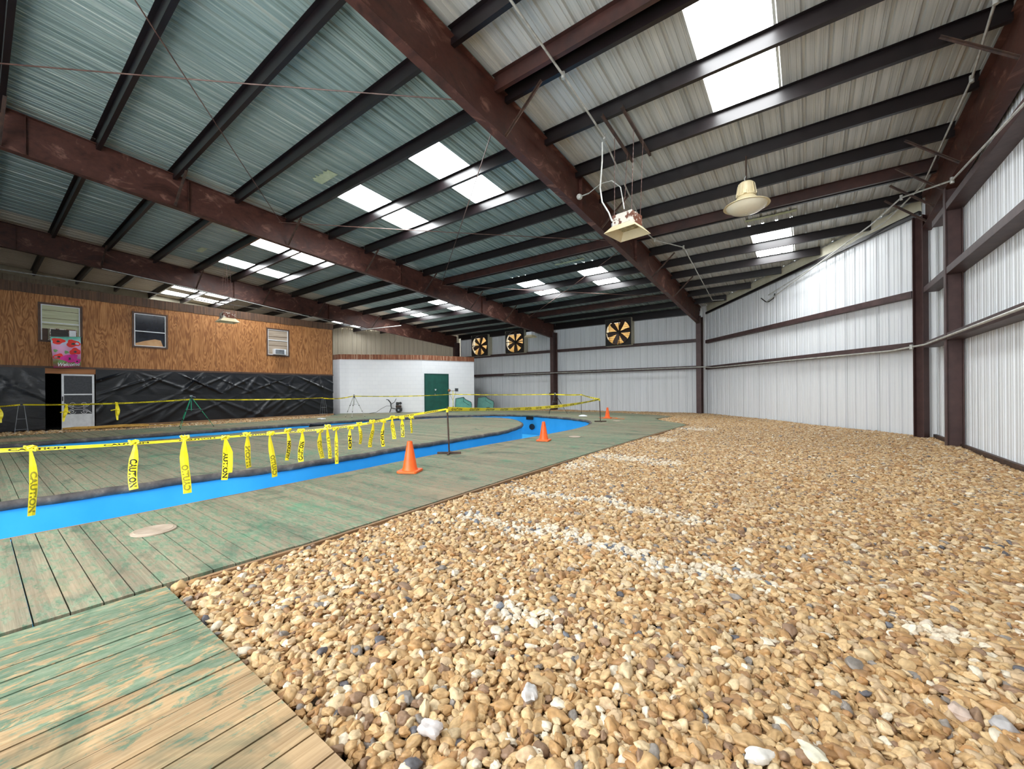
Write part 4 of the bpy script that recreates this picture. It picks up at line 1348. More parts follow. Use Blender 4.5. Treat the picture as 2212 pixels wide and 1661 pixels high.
# orange cord around the far cone
pts = [(-6.15 + 0.33 * (1 + 0.2 * math.sin(3 * a)) * math.cos(a), 14.4 + 0.3 * math.sin(a), 0.012) for a in [k * 0.35 for k in range(15)]] + [(-5.4, 14.2, 0.012)]
pipe('extension_cord', pts, 0.008, M['orange_cord'], 'orange cord curled round the furthest cone', 'cord', 6)

# aqua tub and magenta float at the far rim
mb = MB(); mb.lathe([(0.24, 0.0), (0.3, 0.2), (0.335, 0.36), (0.35, 0.37), (0.345, 0.39), (0.31, 0.37), (0.22, 0.03), (0.0, 0.03)], 28)
o = tag(obj('plastic_tub', mb, M['cyan'], None, True), 'aqua plastic tub at the edge of the view on the far walkway', 'tub'); o.location = (-15.15, -0.1, 0.003)
mb = MB(); mb.lathe([(0.0, -0.2), (0.13, -0.19), (0.15, -0.15), (0.15, 0.25), (0.13, 0.28), (0.0, 0.28)], 20)
o = tag(obj('pool_float', mb, M['magenta'], None, True), 'magenta foam float standing at the channel edge by the aqua tub', 'float'); o.location = (-12.45, -0.03, -0.12)
o.scale = (1, 1, 0.9)

# hose heap
mb = MB(); g = np.random.default_rng(5)
pts = []
for k in range(150):
    a = k * 0.33
    r = 0.75 + 0.2 * math.sin(k * 0.13)
    pts.append((-17.62 + 0.2 * math.cos(a) * r + 0.05 * math.sin(k * 0.7), 2.55 + 0.95 * math.sin(a) * r + 0.1 * math.sin(k * 0.21), 0.02 + 0.05 * k / 150 + 0.01 * math.sin(k)))
pts += [(-17.3, 3.4, 0.02), (-17.4, 4.4, 0.015)]
mb.tube(pts, 0.015, 6)
tag(obj('garden_hose', mb, M['hose'], None, True), 'tangled ochre hose heaped on the ground by the screen door', 'hose')

# ------------------------------------------------------------------ tripods and stands
def tripod(loc, rz, h, spread, label, mat, two_stage=True, head=True):
    t = thing('tripod', label, 'tripod', loc, rz)
    hub = h * 0.93
    mb = MB(); mb.tube([(0, 0, h * 0.55), (0, 0, h)], 0.014, 8); obj('center_column', mb, mat, t, True)
    mb = MB(); mb.lathe([(0.0, hub - 0.05), (0.035, hub - 0.05), (0.04, hub), (0.025, hub + 0.04), (0.0, hub + 0.04)], 10); obj('hub', mb, M['black'], t, True)
    if head:
        mb = MB(); mb.box(-0.035, 0.035, -0.025, 0.025, h, h + 0.035); mb.tube([(0.0, 0, h + 0.01), (0.11, 0, h - 0.03)], 0.006, 6); obj('pan_head', mb, M['grey_metal'], t, bevel=0.004)
    for k in range(3):
        a = 2 * PI * k / 3
        foot = Vector((spread * math.cos(a), spread * math.sin(a), 0.008)); top = Vector((0.03 * math.cos(a), 0.03 * math.sin(a), hub))
        lg = MB()
        m1 = top.lerp(foot, 0.42); m2 = top.lerp(foot, 0.72)
        lg.tube([top, m1], 0.013, 8); lg.tube([m1, m2], 0.0105, 8); lg.tube([m2, foot], 0.008, 8)
        L_ = obj('leg', lg, mat, t, True)
        for u0, u1, rr in ((0.40, 0.44, 0.018), (0.70, 0.74, 0.015), (0.975, 1.0, 0.013)):
            cl = MB(); cl.tube([top.lerp(foot, u0), top.lerp(foot, u1)], rr, 8); obj('clamp' if u1 < 1 else 'rubber_foot', cl, M['black'], L_)
        br = MB(); br.tube([top.lerp(foot, 0.36), (0, 0, h * 0.58)], 0.004, 5); obj('spreader', br, M['grey_metal'], t)
    return t


tripod((-15.42, 4.05, 0.0), 1.35, 0.97, 0.56, 'green metal tripod holding tape in front of the black sheeting', M['green_paint'])
tripod((-15.52, 9.66, 0.0), -0.75, 0.93, 0.46, 'silver camera tripod holding tape in front of the white block room', M['galv'])
tripod((-9.42, 16.06, 0.0), 0.55, 0.93, 0.56, 'dark tripod holding tape in front of the middle column', M['black'])


def wire_stand(loc, label):
    t = thing('wire_stand', label, 'stand', loc, 0)
    for k in range(4):
        a = PI / 4 + PI / 2 * k
        lg = MB(); lg.tube([(0.17 * math.cos(a), 0.17 * math.sin(a), 0.004), (0.07 * math.cos(a), 0.07 * math.sin(a), 0.78)], 0.004, 6)
        obj('leg', lg, M['grey_metal'], t, True)
    for z, r in ((0.38, 0.122), (0.08, 0.158), (0.76, 0.073)):
        mb = MB()
        c = [(r * math.cos(PI / 4 + PI / 2 * k), r * math.sin(PI / 4 + PI / 2 * k), z) for k in range(4)]
        for k in range(4): mb.tube([c[k], c[(k + 1) % 4]], 0.0035, 6)
        obj('rung', mb, M['grey_metal'], t)
    return t


wire_stand((-17.88, 0.82, 0.0), 'thin grey wire stand in front of the sheeting left of the doorway')
wire_stand((-17.95, 9.63, 0.0), 'thin grey wire stand at the end of the sheeting near the white block room')

# small post on the far walkway
t = thing('tape_stake', 'short thin stake carrying tape near the back wall', 'stake', (-8.4, 16.7, 0.0))
mb = MB(); mb.tube([(0, 0, 0.0), (0, 0, 0.9)], 0.012, 8); obj('post', mb, M['steel_dark'], t)
mb = MB(); mb.tube([(0, 0, 0.84), (0, 0, 0.89)], 0.022, 8); obj('tape_wrap', mb, M['yellow'], t)

# work light on stand
t = thing('work_light', 'twin headed work light on a taped stand beside the green door', 'work light', (-15.06, 15.10, 0.0), 0.7)
mb = MB(); mb.tube([(0, 0, 0.03), (0, 0, 1.1)], 0.012, 8); obj('pole', mb, M['yellow'], t)
for k in range(3):
    a = 2 * PI * k / 3
    mb = MB(); mb.tube([(0, 0, 0.30), (0.22 * math.cos(a), 0.22 * math.sin(a), 0.006)], 0.009, 6); obj('leg', mb, M['steel_dark'], t)
mb = MB(); mb.bar((-0.2, 0, 1.1), (0.2, 0, 1.1), 0.025, 0.02); obj('crossbar', mb, M['steel_dark'], t)
mb = MB(); mb.box(0.1, 0.28, -0.06, 0.06, 1.06, 1.24); h_ = obj('lamp_head', mb, M['grey_metal'], t, bevel=0.008)
mb = MB(); mb.box(0.115, 0.265, -0.068, -0.06, 1.08, 1.22); obj('lamp_glass', mb, M['black'], h_)
mb = MB(); mb.lathe([(0.0, -0.1), (0.04, -0.09), (0.075, 0.0), (0.08, 0.02), (0.0, 0.02)], 14, (-0.2, -0.02, 1.12), 'Y'); obj('lamp_head', mb, M['copper'], t, True)
mb = MB(); mb.tube([(-0.2, 0, 1.08), (-0.12, 0.05, 0.8), (-0.02, 0.04, 0.6), (0.05, 0.04, 0.75), (0.16, 0.03, 1.08)], 0.006, 6); obj('cable', mb, M['black'], t)

# teal shells leaning at the back
def shell(loc, rz, label, rake):
    t = thing('plastic_shell', label, 'shell', loc, rz)
    prof = [(-0.50, 0.0), (-0.42, 0.68), (0.06, 0.75), (0.16, 0.62), (0.48, 0.47), (0.52, 0.34), (0.46, 0.0)]
    mb = MB()
    n_ = len(prof)
    vs = [(x, 0.0 + z * rake, z) for x, z in prof] + [(x * 0.86, 0.22 + z * rake * 0.4, z * 0.9 + 0.02) for x, z in prof]
    mb.add(vs, [tuple(range(n_)), tuple(reversed(range(n_, 2 * n_)))] + [(i, n_ + i, n_ + (i + 1) % n_, (i + 1) % n_) for i in range(n_)])
    obj('shell_body', mb, M['teal_paint'], t)
    mb = MB(); mb.tube([(x, z * rake - 0.006, z) for x, z in prof], 0.014, 6, closed=True); mb.tube([(0.06, 0.75 * rake - 0.01, 0.74), (0.02, 0.55 * rake - 0.01, 0.52), (0.36, 0.3 * rake - 0.01, 0.3)], 0.009, 6)
    obj('piping', mb, M['black'], t)
    mb = MB(); mb.box(0.06, 0.26, -0.03, 0.04, 0.02, 0.11); obj('handle_block', mb, M['black'], t, bevel=0.01)
    return t


shell((-15.13, 15.97, 0.0), math.radians(68.7), 'teal shell with black piping beside the green door, half behind the work light', 0.15)
shell((-15.35, 18.05, 0.0), math.radians(41), 'teal shell with black piping against the back wall, clear of the white room', 0.12)

# pressure washer
t = thing('pressure_washer', 'black wheeled pressure washer in front of the white block wall', 'pressure washer', (-16.9, 12.92, 0.0), math.radians(47))
for sx in (0.12,):
    pass
for yy in (-0.2, 0.16):
    mb = MB(); mb.lathe([(0.0, -0.03), (0.05, -0.035), (0.09, -0.02), (0.1, -0.03), (0.14, -0.03), (0.15, 0.0), (0.14, 0.03), (0.1, 0.03), (0.0, 0.03)], 22, (0.1, yy, 0.15), 'Y')
    w_ = obj('wheel', mb, M['black'], t, True)
    mb = MB(); mb.lathe([(0.0, -0.034), (0.045, -0.037), (0.05, -0.03)], 14, (0.1, yy, 0.15), 'Y'); obj('wheel_cap', mb, M['grey_metal'], w_)
mb = MB()
for yy in (-0.13, 0.1):
    mb.tube([(0.25, yy, 0.22), (-0.1, yy, 0.2), (-0.28, yy, 0.24), (-0.3, yy, 0.5), (-0.42, yy, 0.66), (-0.5, yy, 0.68)], 0.014, 8)
mb.tube([(-0.5, -0.13, 0.68), (-0.5, 0.1, 0.68)], 0.016, 8); mb.tube([(-0.28, -0.02, 0.24), (-0.36, -0.02, 0.02)], 0.02, 8); mb.tube([(-0.1, -0.13, 0.2), (-0.1, 0.1, 0.2)], 0.012, 8)
obj('frame', mb, M['black'], t, True)
mb = MB(); mb.box(-0.05, 0.22, -0.11, 0.1, 0.24, 0.38); obj('engine_block', mb, M['steel_dark'], t, bevel=0.02)
mb = MB(); mb.box(-0.04, 0.1, -0.1, 0.08, 0.39, 0.54); obj('fuel_tank', mb, M['black'], t, bevel=0.02)
mb = MB(); mb.lathe([(0.0, -0.05), (0.07, -0.05), (0.075, 0.0), (0.06, 0.05), (0.0, 0.05)], 16, (0.17, 0.0, 0.48), 'Y'); obj('air_filter', mb, M['black'], t, True)
mb = MB(); mb.tube([(-0.3, -0.16, 0.42), (-0.1, -0.18, 0.55), (-0.02, -0.18, 0.72)], 0.014, 8); obj('spray_gun', mb, M['black'], t)
mb = MB(); mb.tube([(-0.26, -0.05, 0.36), (-0.5, -0.1, 0.36), (-0.75, -0.15, 0.22), (-1.0, -0.2, 0.04), (-1.3, -0.25, 0.012)], 0.010, 6); obj('hose', mb, M['black'], t)

# ------------------------------------------------------------------ caution tape
def ribbon_obj(name, path, width, tilt_fn, text, mi_text, label, cat, mirror=False, group=None, along_text=True, pitch=1.0, tl=0.42, th=0.62, thick=True):
    """path: list of points; ribbon across direction from tilt_fn(u) ; text repeated along"""
    P_ = [Vector(p) for p in path]
    cum = [0]
    for a, b in zip(P_, P_[1:]): cum.append(cum[-1] + (b - a).length)
    L = cum[-1]

    def frame(s):
        s = min(max(s, 0), L - 1e-6)
        i = 0
        while cum[i + 1] < s and i < len(P_) - 2: i += 1
        f = (s - cum[i]) / (cum[i + 1] - cum[i])
        p = P_[i].lerp(P_[i + 1], f); d = (P_[i + 1] - P_[i]).normalized()
        c = Vector(tilt_fn(s / L)); c = (c - d * c.dot(d)).normalized()
        return p, c, d.cross(c)
    mb = MB()
    n = max(6, int(L / 0.06))
    vs = []
    wf = width if callable(width) else (lambda u: width)
    for k in range(n + 1):
        u = k / n; p, c, nn = frame(L * u); w = wf(u)
        bow = nn * (0.06 * w)
        vs += [p - c * w / 2, p + bow, p + c * w / 2]
    mb.add(vs, [f for k in range(n) for f in ((3 * k, 3 * k + 1, 3 * k + 4, 3 * k + 3), (3 * k + 1, 3 * k + 2, 3 * k + 5, 3 * k + 4))], 0)
    lv, lf = letters(text, bold=0.04)
    def put(s0, s1, flip):
        out = []; 
        for sgn in (1, -1):
            vv = []
            for x, yv in lv:
                xx = 1 - x if flip else x
                p, c, nn = frame(s0 + (s1 - s0) * xx); w = wf((s0 + (s1 - s0) * xx) / L)
                q = (yv - 0.5) * th * w
                vv.append(p + c * q + nn * (0.06 * w * (1 - abs(2 * q / w)) + sgn * 0.0012))
            mb.add(vv, lf, 1)
    if along_text:
        s = 0.1
        while s + tl < L:
            put(s, s + tl, mirror); s += pitch
    o = obj(name, mb, [M['yellow'], M[mi_text]], None)
    tag(o, label, cat, group)
    return o, frame, L, mb, put


def strand(pts, label, sag=0.03, width=0.045, tiltx=(0.25, 0, 1)):
    full = []
    for (p, q, sg) in zip(pts, pts[1:], sag if isinstance(sag, (list, tuple)) else [sag] * 9):
        a = arc(p, q, sg, 14)
        full += a if not full else a[1:]
    return ribbon_obj('caution_tape', full, width, lambda u: (tiltx[0] + 0.5 * math.sin(u * 9), tiltx[1] + 0.3 * math.sin(u * 7 + 1), tiltx[2]), 'CAUTION', 'tape_black', label, 'caution tape', tl=0.30, pitch=0.52)


near_pts = [(-4.95, -1.5, 0.66), (-4.95, 0.12, 0.64), (-4.95, 0.88, 0.61), (-4.95, 1.8, 0.60), (-4.95, 2.34, 0.595), (-4.95, 3.11, 0.612), (-4.95, 3.72, 0.68), (-4.955, 4.83, 0.765)]
strand(near_pts, 'long low tape along the near lip of the channel, hung with streamers', 0.004, 0.036, (-0.9, 0.0, 0.75))
strand([(-4.97, 4.85, 0.765), (-5.68, 12.64, 0.765)], 'tape sagging between the two rusty T-based posts', 0.12, 0.075)
strand([(-5.70, 12.68, 0.765), (-8.4, 16.7, 0.87), (-9.42, 16.06, 0.90)], 'short tape from the far post by the stake to the dark tripod', [0.02, 0.02], 0.055)
strand([(-9.45, 16.05, 0.90), (-15.06, 15.10, 0.92)], 'tape from the dark tripod to the work light stand', 0.03, 0.042)
strand([(-15.07, 15.07, 0.92), (-15.53, 9.68, 0.90)], 'tape from the work light stand across the green door to the silver tripod', 0.05, 0.042)
strand([(-15.55, 9.64, 0.90), (-17.95, 9.63, 0.80)], 'tape from the silver tripod to the wire stand by the block room', 0.06, 0.042)
strand([(-17.93, 9.6, 0.82), (-15.44, 4.08, 0.88)], 'tape along the black sheeting from the wire stand to the green tripod', 0.04, 0.042)
strand([(-15.43, 4.02, 0.88), (-17.88, 0.85, 0.78)], 'tape from the green tripod past the screen door to the other wire stand', 0.05, 0.042)
strand([(-17.88, 0.80, 0.78), (-17.4, -2.6, 0.62)], 'tape leaving the view from the wire stand left of the doorway', 0.05, 0.042)


def streamer(y, ztop, ln, text, mi, label, up=True, mirror=False, x=-4.95, w=0.062, seed=0, t0=0.35, t1=0.95, double=False):
    g = np.random.default_rng(seed + 100)
    dx, dy = g.uniform(-0.02, 0.02), g.uniform(-0.02, 0.03)
    path = []
    for k in range(13):
        u = k / 12
        path.append((x + 0.03 + dx * u + 0.012 * math.sin(u * 5 + seed), y + dy * u + 0.01 * math.sin(u * 4 + seed * 2), ztop - ln * u))
    tw0 = g.uniform(-0.25, 0.35); tw1 = tw0 + g.uniform(-0.5, 0.5)
    wf = lambda u: w * (0.28 + 0.72 * min(1, u * 3.2))
    def tilt(u):
        a = tw0 + (tw1 - tw0) * u + 0.15
        return (math.sin(a), math.cos(a), 0)
    o, frame, L, mb, put = ribbon_obj('tape_streamer', path, wf, tilt, text, mi, label, 'tape streamer', along_text=False, th=0.6, group='streamers knotted on the near tape')
    s0, s1 = (t0 * L, t1 * L)
    if not up: s0, s1 = s1, s0
    # rebuild with print and knot
    flip = mirror
    def put2():
        lv, lf = letters(text, bold=0.04)
        for sgn in (1, -1):
            vv = []
            for x_, yv in lv:
                p, c, nn = frame(s0 + (s1 - s0) * x_); ww = wf(min(1, max(0, (s0 + (s1 - s0) * x_) / L)))
                q = (yv - 0.5) * 0.82 * ww * (-1 if flip else 1) * (1 if up else -1)
                vv.append(p + c * q + nn * (0.06 * ww * (1 - abs(2 * q / ww)) + sgn * 0.0014))
            mb.add(vv, lf, 1)
    put2()
    # knot: crumpled loops at the top
    for k in range(3):
        a0 = g.uniform(0, 6)
        loop = [(x + 0.03 + 0.022 * math.cos(a0 + j * 0.9), y + 0.03 * math.sin(a0 + j * 0.9 + k), ztop + 0.012 + 0.02 * math.sin(j * 1.3 + k)) for j in range(7)]
        mb.tube(loop, 0.008, 5)
    if double:
        vs = []
        for k in range(13):
            u = k / 12; p = Vector(path[k]) + Vector((0.015, 0.035 * min(1, 3 * u), 0)); ww = wf(u) * 0.8
            vs += [p + Vector((0, -ww / 2, 0)), p + Vector((0.008, ww / 2, 0))]
        vs = vs[:22]
        mb.add(vs, [(2 * k, 2 * k + 1, 2 * k + 3, 2 * k + 2) for k in range(10)], 0)
    me = bpy.data.meshes.new('tape_streamer'); me.from_pydata(mb.v, [], mb.f)
    me.materials.append(M['yellow']); me.materials.append(M[mi]); me.polygons.foreach_set('material_index', mb.m); me.update()
    old = o.data; o.data = me; bpy.data.meshes.remove(old)
    return o


F_, B_k = 'tape_faint', 'tape_black'
STR = [
    (0.27, 0.63, 0.52, 'CAUTION', F_, True, False, 0.045, False, 'long narrow pale streamer, first at the open end of the near tape'),
    (0.87, 0.61, 0.41, 'CAUTION', B_k, True, False, 0.064, False, 'second streamer, wide with bold black CAUTION reading down'),
    (1.24, 0.62, 0.54, 'CAUTIO', F_, False, True, 0.066, False, 'third streamer, long with faded mirrored print on its lower half'),
    (1.58, 0.585, 0.43, 'AUTION', B_k, True, False, 0.055, True, 'fourth streamer, doubled with black print'),
    (1.78, 0.60, 0.35, 'ITION', F_, False, True, 0.06, False, 'fifth streamer, short with faded print'),
    (2.02, 0.59, 0.49, 'CAUTIO', F_, False, True, 0.06, False, 'sixth streamer, long with a black knot and faded print'),
    (2.21, 0.61, 0.34, 'AUTION', B_k, False, False, 0.045, False, 'seventh streamer, narrow with black print, left of a wide one'),
    (2.36, 0.59, 0.36, 'CAUTION', B_k, False, False, 0.058, False, 'eighth streamer, bold black CAUTION reading upwards'),
    (2.59, 0.57, 0.33, 'CAUTION', F_, True, True, 0.062, False, 'ninth streamer, broad with faded CAUTION'),
    (2.69, 0.62, 0.40, 'UTION', F_, True, False, 0.042, False, 'tenth streamer, narrow and twisted beside the broad faded one'),
    (2.80, 0.58, 0.44, 'CAUT', F_, False, False, 0.042, False, 'eleventh streamer, longest of the middle ones, with a pale end'),
    (3.01, 0.58, 0.28, 'NO', B_k, True, False, 0.045, False, 'twelfth streamer, curling with two black letters at its tip'),
    (3.14, 0.62, 0.27, 'CAUTI', F_, False, True, 0.045, False, 'thirteenth streamer, short with olive print'),
    (3.34, 0.64, 0.35, 'CAUTIO', F_, False, False, 0.056, False, 'fourteenth streamer, wide with olive print, above the coping'),
    (3.52, 0.63, 0.35, 'CAUT', B_k, False, True, 0.05, False, 'fifteenth streamer, over the channel just before the near cone'),
    (3.68, 0.68, 0.31, 'CAUTIO', F_, False, False, 0.055, False, 'sixteenth streamer, wide and olive printed, third from the near post'),
    (3.85, 0.66, 0.28, 'CAUTIO', B_k, False, False, 0.052, False, 'seventeenth streamer, black print reading upwards, second from the near post'),
    (4.03, 0.66, 0.23, 'CAU', F_, False, False, 0.035, False, 'last small streamer before the near post'),
]
for i, (y, z, ln, tx, mi, up, mir, w, dbl, lab) in enumerate(STR):
    streamer(y, z, ln, tx, mi, lab, up, mir, w=w, seed=i, double=dbl, t0=0.48 if mi == F_ and i in (2, 5) else 0.33)


# bow-tied streamers on the far tapes
def bow(loc, label, ln, lean):
    mb = MB(); x, y, z = loc
    for k in range(2):
        vs = []
        for j in range(9):
            u = j / 8; wob = 0.02 * math.sin(u * 7 + k * 2)
            c = Vector((x + wob + 0.02 * k, y + lean * u + 0.03 * k * math.sin(u * 3), z - ln * u * (1 - 0.25 * k)))
            w = 0.02 + 0.014 * math.sin(u * PI)
            vs += [c + Vector((0.01, -w, 0)), c + Vector((-0.01, w, 0))]
        mb.add(vs, [(2 * j, 2 * j + 1, 2 * j + 3, 2 * j + 2) for j in range(8)])
    mb.tube([(x, y - 0.12, z - ln * 0.42), (x + 0.02, y, z - ln * 0.36), (x, y + 0.07, z - ln * 0.45)], 0.016, 6)
    mb.tube([(x, y - 0.03, z + 0.02), (x + 0.01, y + 0.03, z + 0.0)], 0.025, 6)
    tag(obj('tape_bow', mb, M['yellow']), label, 'tape streamer')


bow((-16.55, 2.55, 0.79), 'knotted yellow streamer hanging before the black sheeting right of the screen door', 0.5, 0.02)
bow((-17.3, 1.62, 0.74), 'knotted yellow streamer hanging in front of the screen door edge', 0.46, -0.06)
bow((-17.8, 0.42, 0.72), 'knotted yellow streamer hanging left of the wire stand by the doorway', 0.42, 0.04)

# ------------------------------------------------------------------ pebbles
def inside(poly, X, Y):
    c = np.zeros(X.shape, bool); n = len(poly)
    for i in range(n):
        xa, ya = poly[i]; xb, yb = poly[(i + 1) % n]
        cond = ((ya > Y) != (yb > Y))
        with np.errstate(divide='ignore', invalid='ignore'):
            xi = (xb - xa) * (Y - ya) / (yb - ya) + xa
        c ^= cond & (X < xi)
    return c


main_poly = [(-2.83, 0.655), (2.18, 0.655), (2.2, 12.6), (-3.8, 19.9), (-14.8, 19.9), (-15.0, 17.6), (-13.4, 17.75), (-7.5, 18.35), (-5.05, 17.4), (-4.3, 16.8), (-4.5, 15.15), (-4.05, 14.4), (-3.1, 13.4), (-2.9, 12.9), (-2.95, 9), (-2.91, 5), (-2.83, 2.5), (-2.8, 1.4)]
ply_poly = [(-18.3, -1.2), (-16.72, -1.2), (-16.65, 1.5), (-16.5, 3.0), (-16.55, 6.4), (-16.85, 9.0), (-18.5, 10.6), (-18.3, 10.3)]


def scatter(poly, pitch, seed):
    g = np.random.default_rng(seed)
    xs = [p[0] for p in poly]; ys = [p[1] for p in poly]
    nx = int((max(xs) - min(xs)) / pitch); ny = int((max(ys) - min(ys)) / pitch)
    X, Y = np.meshgrid(np.arange(nx) * pitch + min(xs), np.arange(ny) * pitch + min(ys))
    X = X + (np.arange(ny)[:, None] % 2) * pitch / 2
    X = (X + g.uniform(-0.42, 0.42, X.shape) * pitch).ravel(); Y = (Y + g.uniform(-0.42, 0.42, Y.shape) * pitch).ravel()
    m = inside(poly, X, Y)
    return X[m], Y[m]


sets = []
for poly, pitch, z, sc in ((main_poly, 0.029, -0.044, 1.0), (main_poly, 0.029, -0.027, 1.0), (main_poly, 0.2, -0.022, 1.3), (ply_poly, 0.06, -0.03, 1.5)):
    x, y = scatter(poly, pitch, len(sets) + 11)
    sets.append((x, y, np.full(x.shape, z), np.full(x.shape, sc)))
PXs, PYs, PZs, PSs = [np.concatenate(a) for a in zip(*sets)]
N = len(PXs)
g = np.random.default_rng(42)
size = np.clip(g.lognormal(0, 0.26, N), 0.6, 1.6) * 0.0176 * PSs
# gentle undulation of the bed, a little lower at the walls
und = 0.012 * np.sin(PXs * 1.7 + 0.5) * np.sin(PYs * 1.1) + 0.008 * np.sin(PXs * 4.1 + PYs * 2.3)
PZs = PZs + und + g.uniform(-0.008, 0.008, N)
rot = np.stack([g.normal(0, 0.38, N), g.normal(0, 0.38, N), g.uniform(0, 2 * PI, N)], 1)
scl = np.stack([size * g.uniform(0.95, 1.5, N), size * g.uniform(0.75, 1.1, N), size * g.uniform(0.5, 0.85, N)], 1)
pal = np.array([srgb(*c)[:3] for c in ((188, 154, 108), (200, 169, 124), (176, 138, 92), (208, 184, 146), (158, 120, 80), (190, 163, 128), (140, 112, 88), (138, 130, 122), (92, 90, 94), (218, 206, 184), (174, 130, 82))])
pw = np.array([0.2, 0.19, 0.15, 0.12, 0.09, 0.1, 0.05, 0.022, 0.006, 0.04, 0.014]); pw /= pw.sum()
ci = g.choice(len(pal), N, p=pw)
colr = pal[ci] * g.uniform(0.9, 1.15, (N, 1))
# sun streaks painted into the stone colour, as bands of paler stones
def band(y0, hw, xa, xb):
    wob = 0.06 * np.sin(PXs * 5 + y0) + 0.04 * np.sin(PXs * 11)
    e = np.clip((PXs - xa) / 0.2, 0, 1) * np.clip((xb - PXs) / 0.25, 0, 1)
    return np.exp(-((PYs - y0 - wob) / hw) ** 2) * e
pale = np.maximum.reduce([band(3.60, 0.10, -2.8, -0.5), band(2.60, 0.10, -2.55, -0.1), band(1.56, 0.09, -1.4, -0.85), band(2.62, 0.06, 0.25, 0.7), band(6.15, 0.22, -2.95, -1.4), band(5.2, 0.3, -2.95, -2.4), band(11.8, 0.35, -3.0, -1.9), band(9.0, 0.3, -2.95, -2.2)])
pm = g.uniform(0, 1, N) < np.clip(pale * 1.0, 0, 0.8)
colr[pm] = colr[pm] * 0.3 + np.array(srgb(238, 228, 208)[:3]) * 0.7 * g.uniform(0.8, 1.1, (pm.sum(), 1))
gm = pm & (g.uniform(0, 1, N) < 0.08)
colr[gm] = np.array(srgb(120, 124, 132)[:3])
idx = g.integers(0, 7, N)

t = NT('tan river pebble')
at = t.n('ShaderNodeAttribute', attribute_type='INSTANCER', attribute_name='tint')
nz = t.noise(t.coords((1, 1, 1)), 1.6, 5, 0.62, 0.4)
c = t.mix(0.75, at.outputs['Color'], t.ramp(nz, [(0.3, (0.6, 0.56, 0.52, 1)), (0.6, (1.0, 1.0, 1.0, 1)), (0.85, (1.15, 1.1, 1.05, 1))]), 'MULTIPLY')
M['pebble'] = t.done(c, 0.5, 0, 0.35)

me = bpy.data.meshes.new('gravel_pebbles')
me.vertices.add(N)
me.vertices.foreach_set('co', np.stack([PXs, PYs, PZs], 1).astype(np.float32).ravel())
for nm, tp, arr, key in (('prot', 'FLOAT_VECTOR', rot, 'vector'), ('pscl', 'FLOAT_VECTOR', scl, 'vector'), ('pidx', 'INT', idx, 'value')):
    a = me.attributes.new(nm, tp, 'POINT'); a.data.foreach_set(key, arr.astype(np.int32 if tp == 'INT' else np.float32).ravel())
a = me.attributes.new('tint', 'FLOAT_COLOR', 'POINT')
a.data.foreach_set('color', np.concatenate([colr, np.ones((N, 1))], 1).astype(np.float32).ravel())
me.update()
gp = bpy.data.objects.new('gravel_pebbles', me)
COL.objects.link(gp)
tag(gp, 'bed of tan river pebbles with sun streaks painted in as pale stones', 'pebbles', kind='stuff')
ng = bpy.data.node_groups.new('pebble bed', 'GeometryNodeTree')
ng.interface.new_socket('Geometry', in_out='INPUT', socket_type='NodeSocketGeometry')
ng.interface.new_socket('Geometry', in_out='OUTPUT', socket_type='NodeSocketGeometry')
gi = ng.nodes.new('NodeGroupInput'); go = ng.nodes.new('NodeGroupOutput')
join = ng.nodes.new('GeometryNodeJoinGeometry')
lk = ng.links.new
for k in range(7):
    ico = ng.nodes.new('GeometryNodeMeshIcoSphere'); ico.inputs['Radius'].default_value = 1.0; ico.inputs['Subdivisions'].default_value = 3
    pos = ng.nodes.new('GeometryNodeInputPosition')
    nzn = ng.nodes.new('ShaderNodeTexNoise'); nzn.noise_dimensions = '4D'
    nzn.inputs['W'].default_value = k * 7.3 + 1; nzn.inputs['Scale'].default_value = 0.85 + 0.12 * (k % 3); nzn.inputs['Detail'].default_value = 1.5
    lk(pos.outputs[0], nzn.inputs['Vector'])
    sub = ng.nodes.new('ShaderNodeVectorMath'); sub.operation = 'SUBTRACT'; sub.inputs[1].default_value = (0.5, 0.5, 0.5)
    lk(nzn.outputs['Color'], sub.inputs[0])
    ml = ng.nodes.new('ShaderNodeVectorMath'); ml.operation = 'SCALE'; ml.inputs['Scale'].default_value = 1.25 + 0.25 * (k % 4)
    lk(sub.outputs[0], ml.inputs[0])
    sp_ = ng.nodes.new('GeometryNodeSetPosition')
    lk(ico.outputs['Mesh'], sp_.inputs['Geometry']); lk(ml.outputs[0], sp_.inputs['Offset'])
    sm = ng.nodes.new('GeometryNodeSetShadeSmooth'); lk(sp_.outputs[0], sm.inputs[0])
    smt = ng.nodes.new('GeometryNodeSetMaterial'); smt.inputs['Material'].default_value = M['pebble']; lk(sm.outputs[0], smt.inputs[0])
    gti = ng.nodes.new('GeometryNodeGeometryToInstance'); lk(smt.outputs[0], gti.inputs[0])
    lk(gti.outputs[0], join.inputs[0])
iop = ng.nodes.new('GeometryNodeInstanceOnPoints')
def named(nm, tp):
    nd = ng.nodes.new('GeometryNodeInputNamedAttribute'); nd.data_type = tp; nd.inputs['Name'].default_value = nm
    return [o for o in nd.outputs if o.enabled][0]
lk(gi.outputs[0], iop.inputs['Points']); lk(join.outputs[0], iop.inputs['Instance'])
iop.inputs['Pick Instance'].default_value = True
lk(named('pidx', 'INT'), iop.inputs['Instance Index'])
lk(named('prot', 'FLOAT_VECTOR'), iop.inputs['Rotation'])
lk(named('pscl', 'FLOAT_VECTOR'), iop.inputs['Scale'])
lk(iop.outputs[0], go.inputs[0])
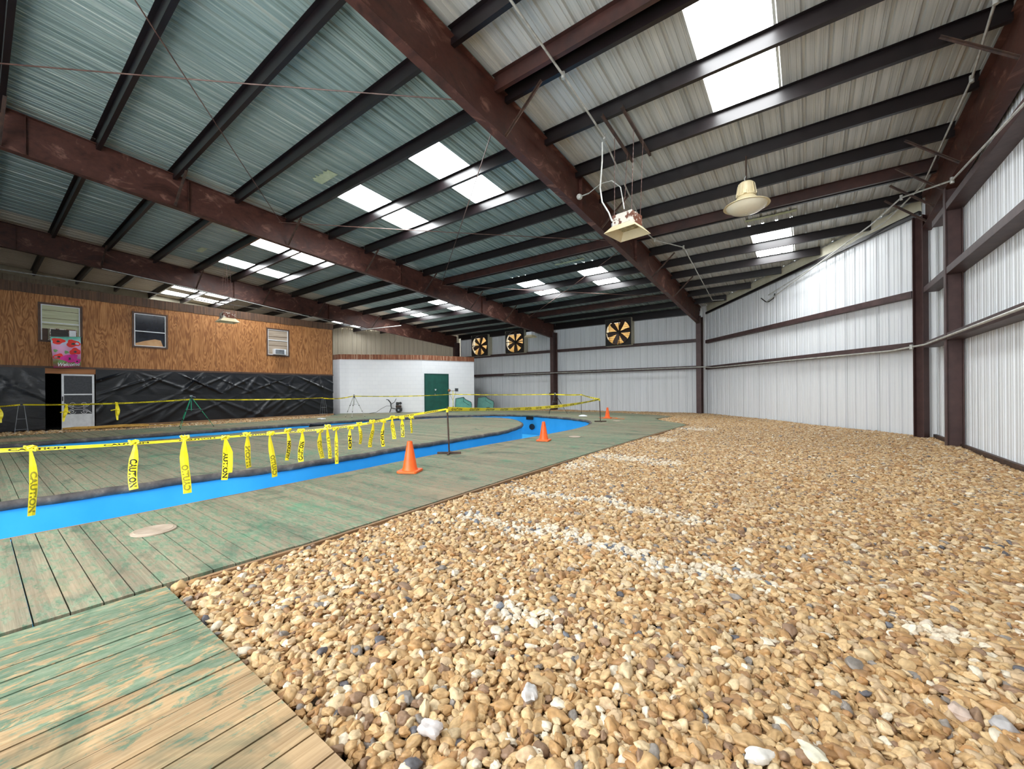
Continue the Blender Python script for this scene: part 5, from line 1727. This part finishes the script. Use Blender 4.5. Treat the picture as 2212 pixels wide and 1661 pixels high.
md = gp.modifiers.new('pebble bed', 'NODES'); md.node_group = ng
gp.data.materials.append(M['pebble'])

# a few larger stones that stand out on the bed
def stone(loc, s, col, label, seed, flat=0.5):
    mb = MB(); g = np.random.default_rng(seed)
    n1, n2 = 18, 10
    ph = g.uniform(0, 6, 6)
    vs = []
    for j in range(n2 + 1):
        th_ = PI * j / n2
        for i in range(n1):
            a = 2 * PI * i / n1
            d = Vector((math.sin(th_) * math.cos(a), math.sin(th_) * math.sin(a), math.cos(th_)))
            r = 1 + 0.16 * math.sin(2.1 * d.x * 2 + ph[0]) + 0.13 * math.sin(3 * d.y * 2 + ph[1]) + 0.07 * math.sin(7 * d.z + 5 * d.x + ph[2])
            vs.append((d.x * r * s[0], d.y * r * s[1], d.z * r * s[2]))
    fs = [(j * n1 + i, (j + 1) * n1 + i, (j + 1) * n1 + (i + 1) % n1, j * n1 + (i + 1) % n1) for j in range(n2) for i in range(n1)]
    mb.add(vs, fs)
    o = obj('stone', mb, simple('stone ' + label[:12], col, tuple(min(1, c * 1.3) for c in col[:3]) + (1,), 30, 0.6, bump=0.2), None, True)
    o.location = loc; o.rotation_euler = (0.15, -0.1, seed * 1.3)
    return tag(o, label, 'stone')


for a in (((0.39, 1.93, -0.01), (0.035, 0.032, 0.024), srgb(176, 156, 142), 'pinkish crusted stone towards the lower end wall corner', 1), ((0.01, 1.46, -0.005), (0.05, 0.026, 0.014), srgb(186, 180, 160), 'flat smooth pale oblong stone at the lower edge', 2),
          ((-0.12, 1.36, -0.005), (0.05, 0.022, 0.02), srgb(206, 202, 194), 'long white barky stone at the lower edge', 3), ((-0.8, 1.17, -0.005), (0.034, 0.028, 0.024), srgb(178, 174, 170), 'jagged white stone just beyond the foreground boards', 4),
          ((-0.97, 0.86, -0.005), (0.036, 0.026, 0.02), srgb(176, 168, 164), 'broken whitish stone close to the foreground edge board', 5), ((0.49, 1.93, -0.005), (0.036, 0.028, 0.022), srgb(150, 146, 144), 'grey white banded stone at the edge of the view', 6)):
    stone(*a)
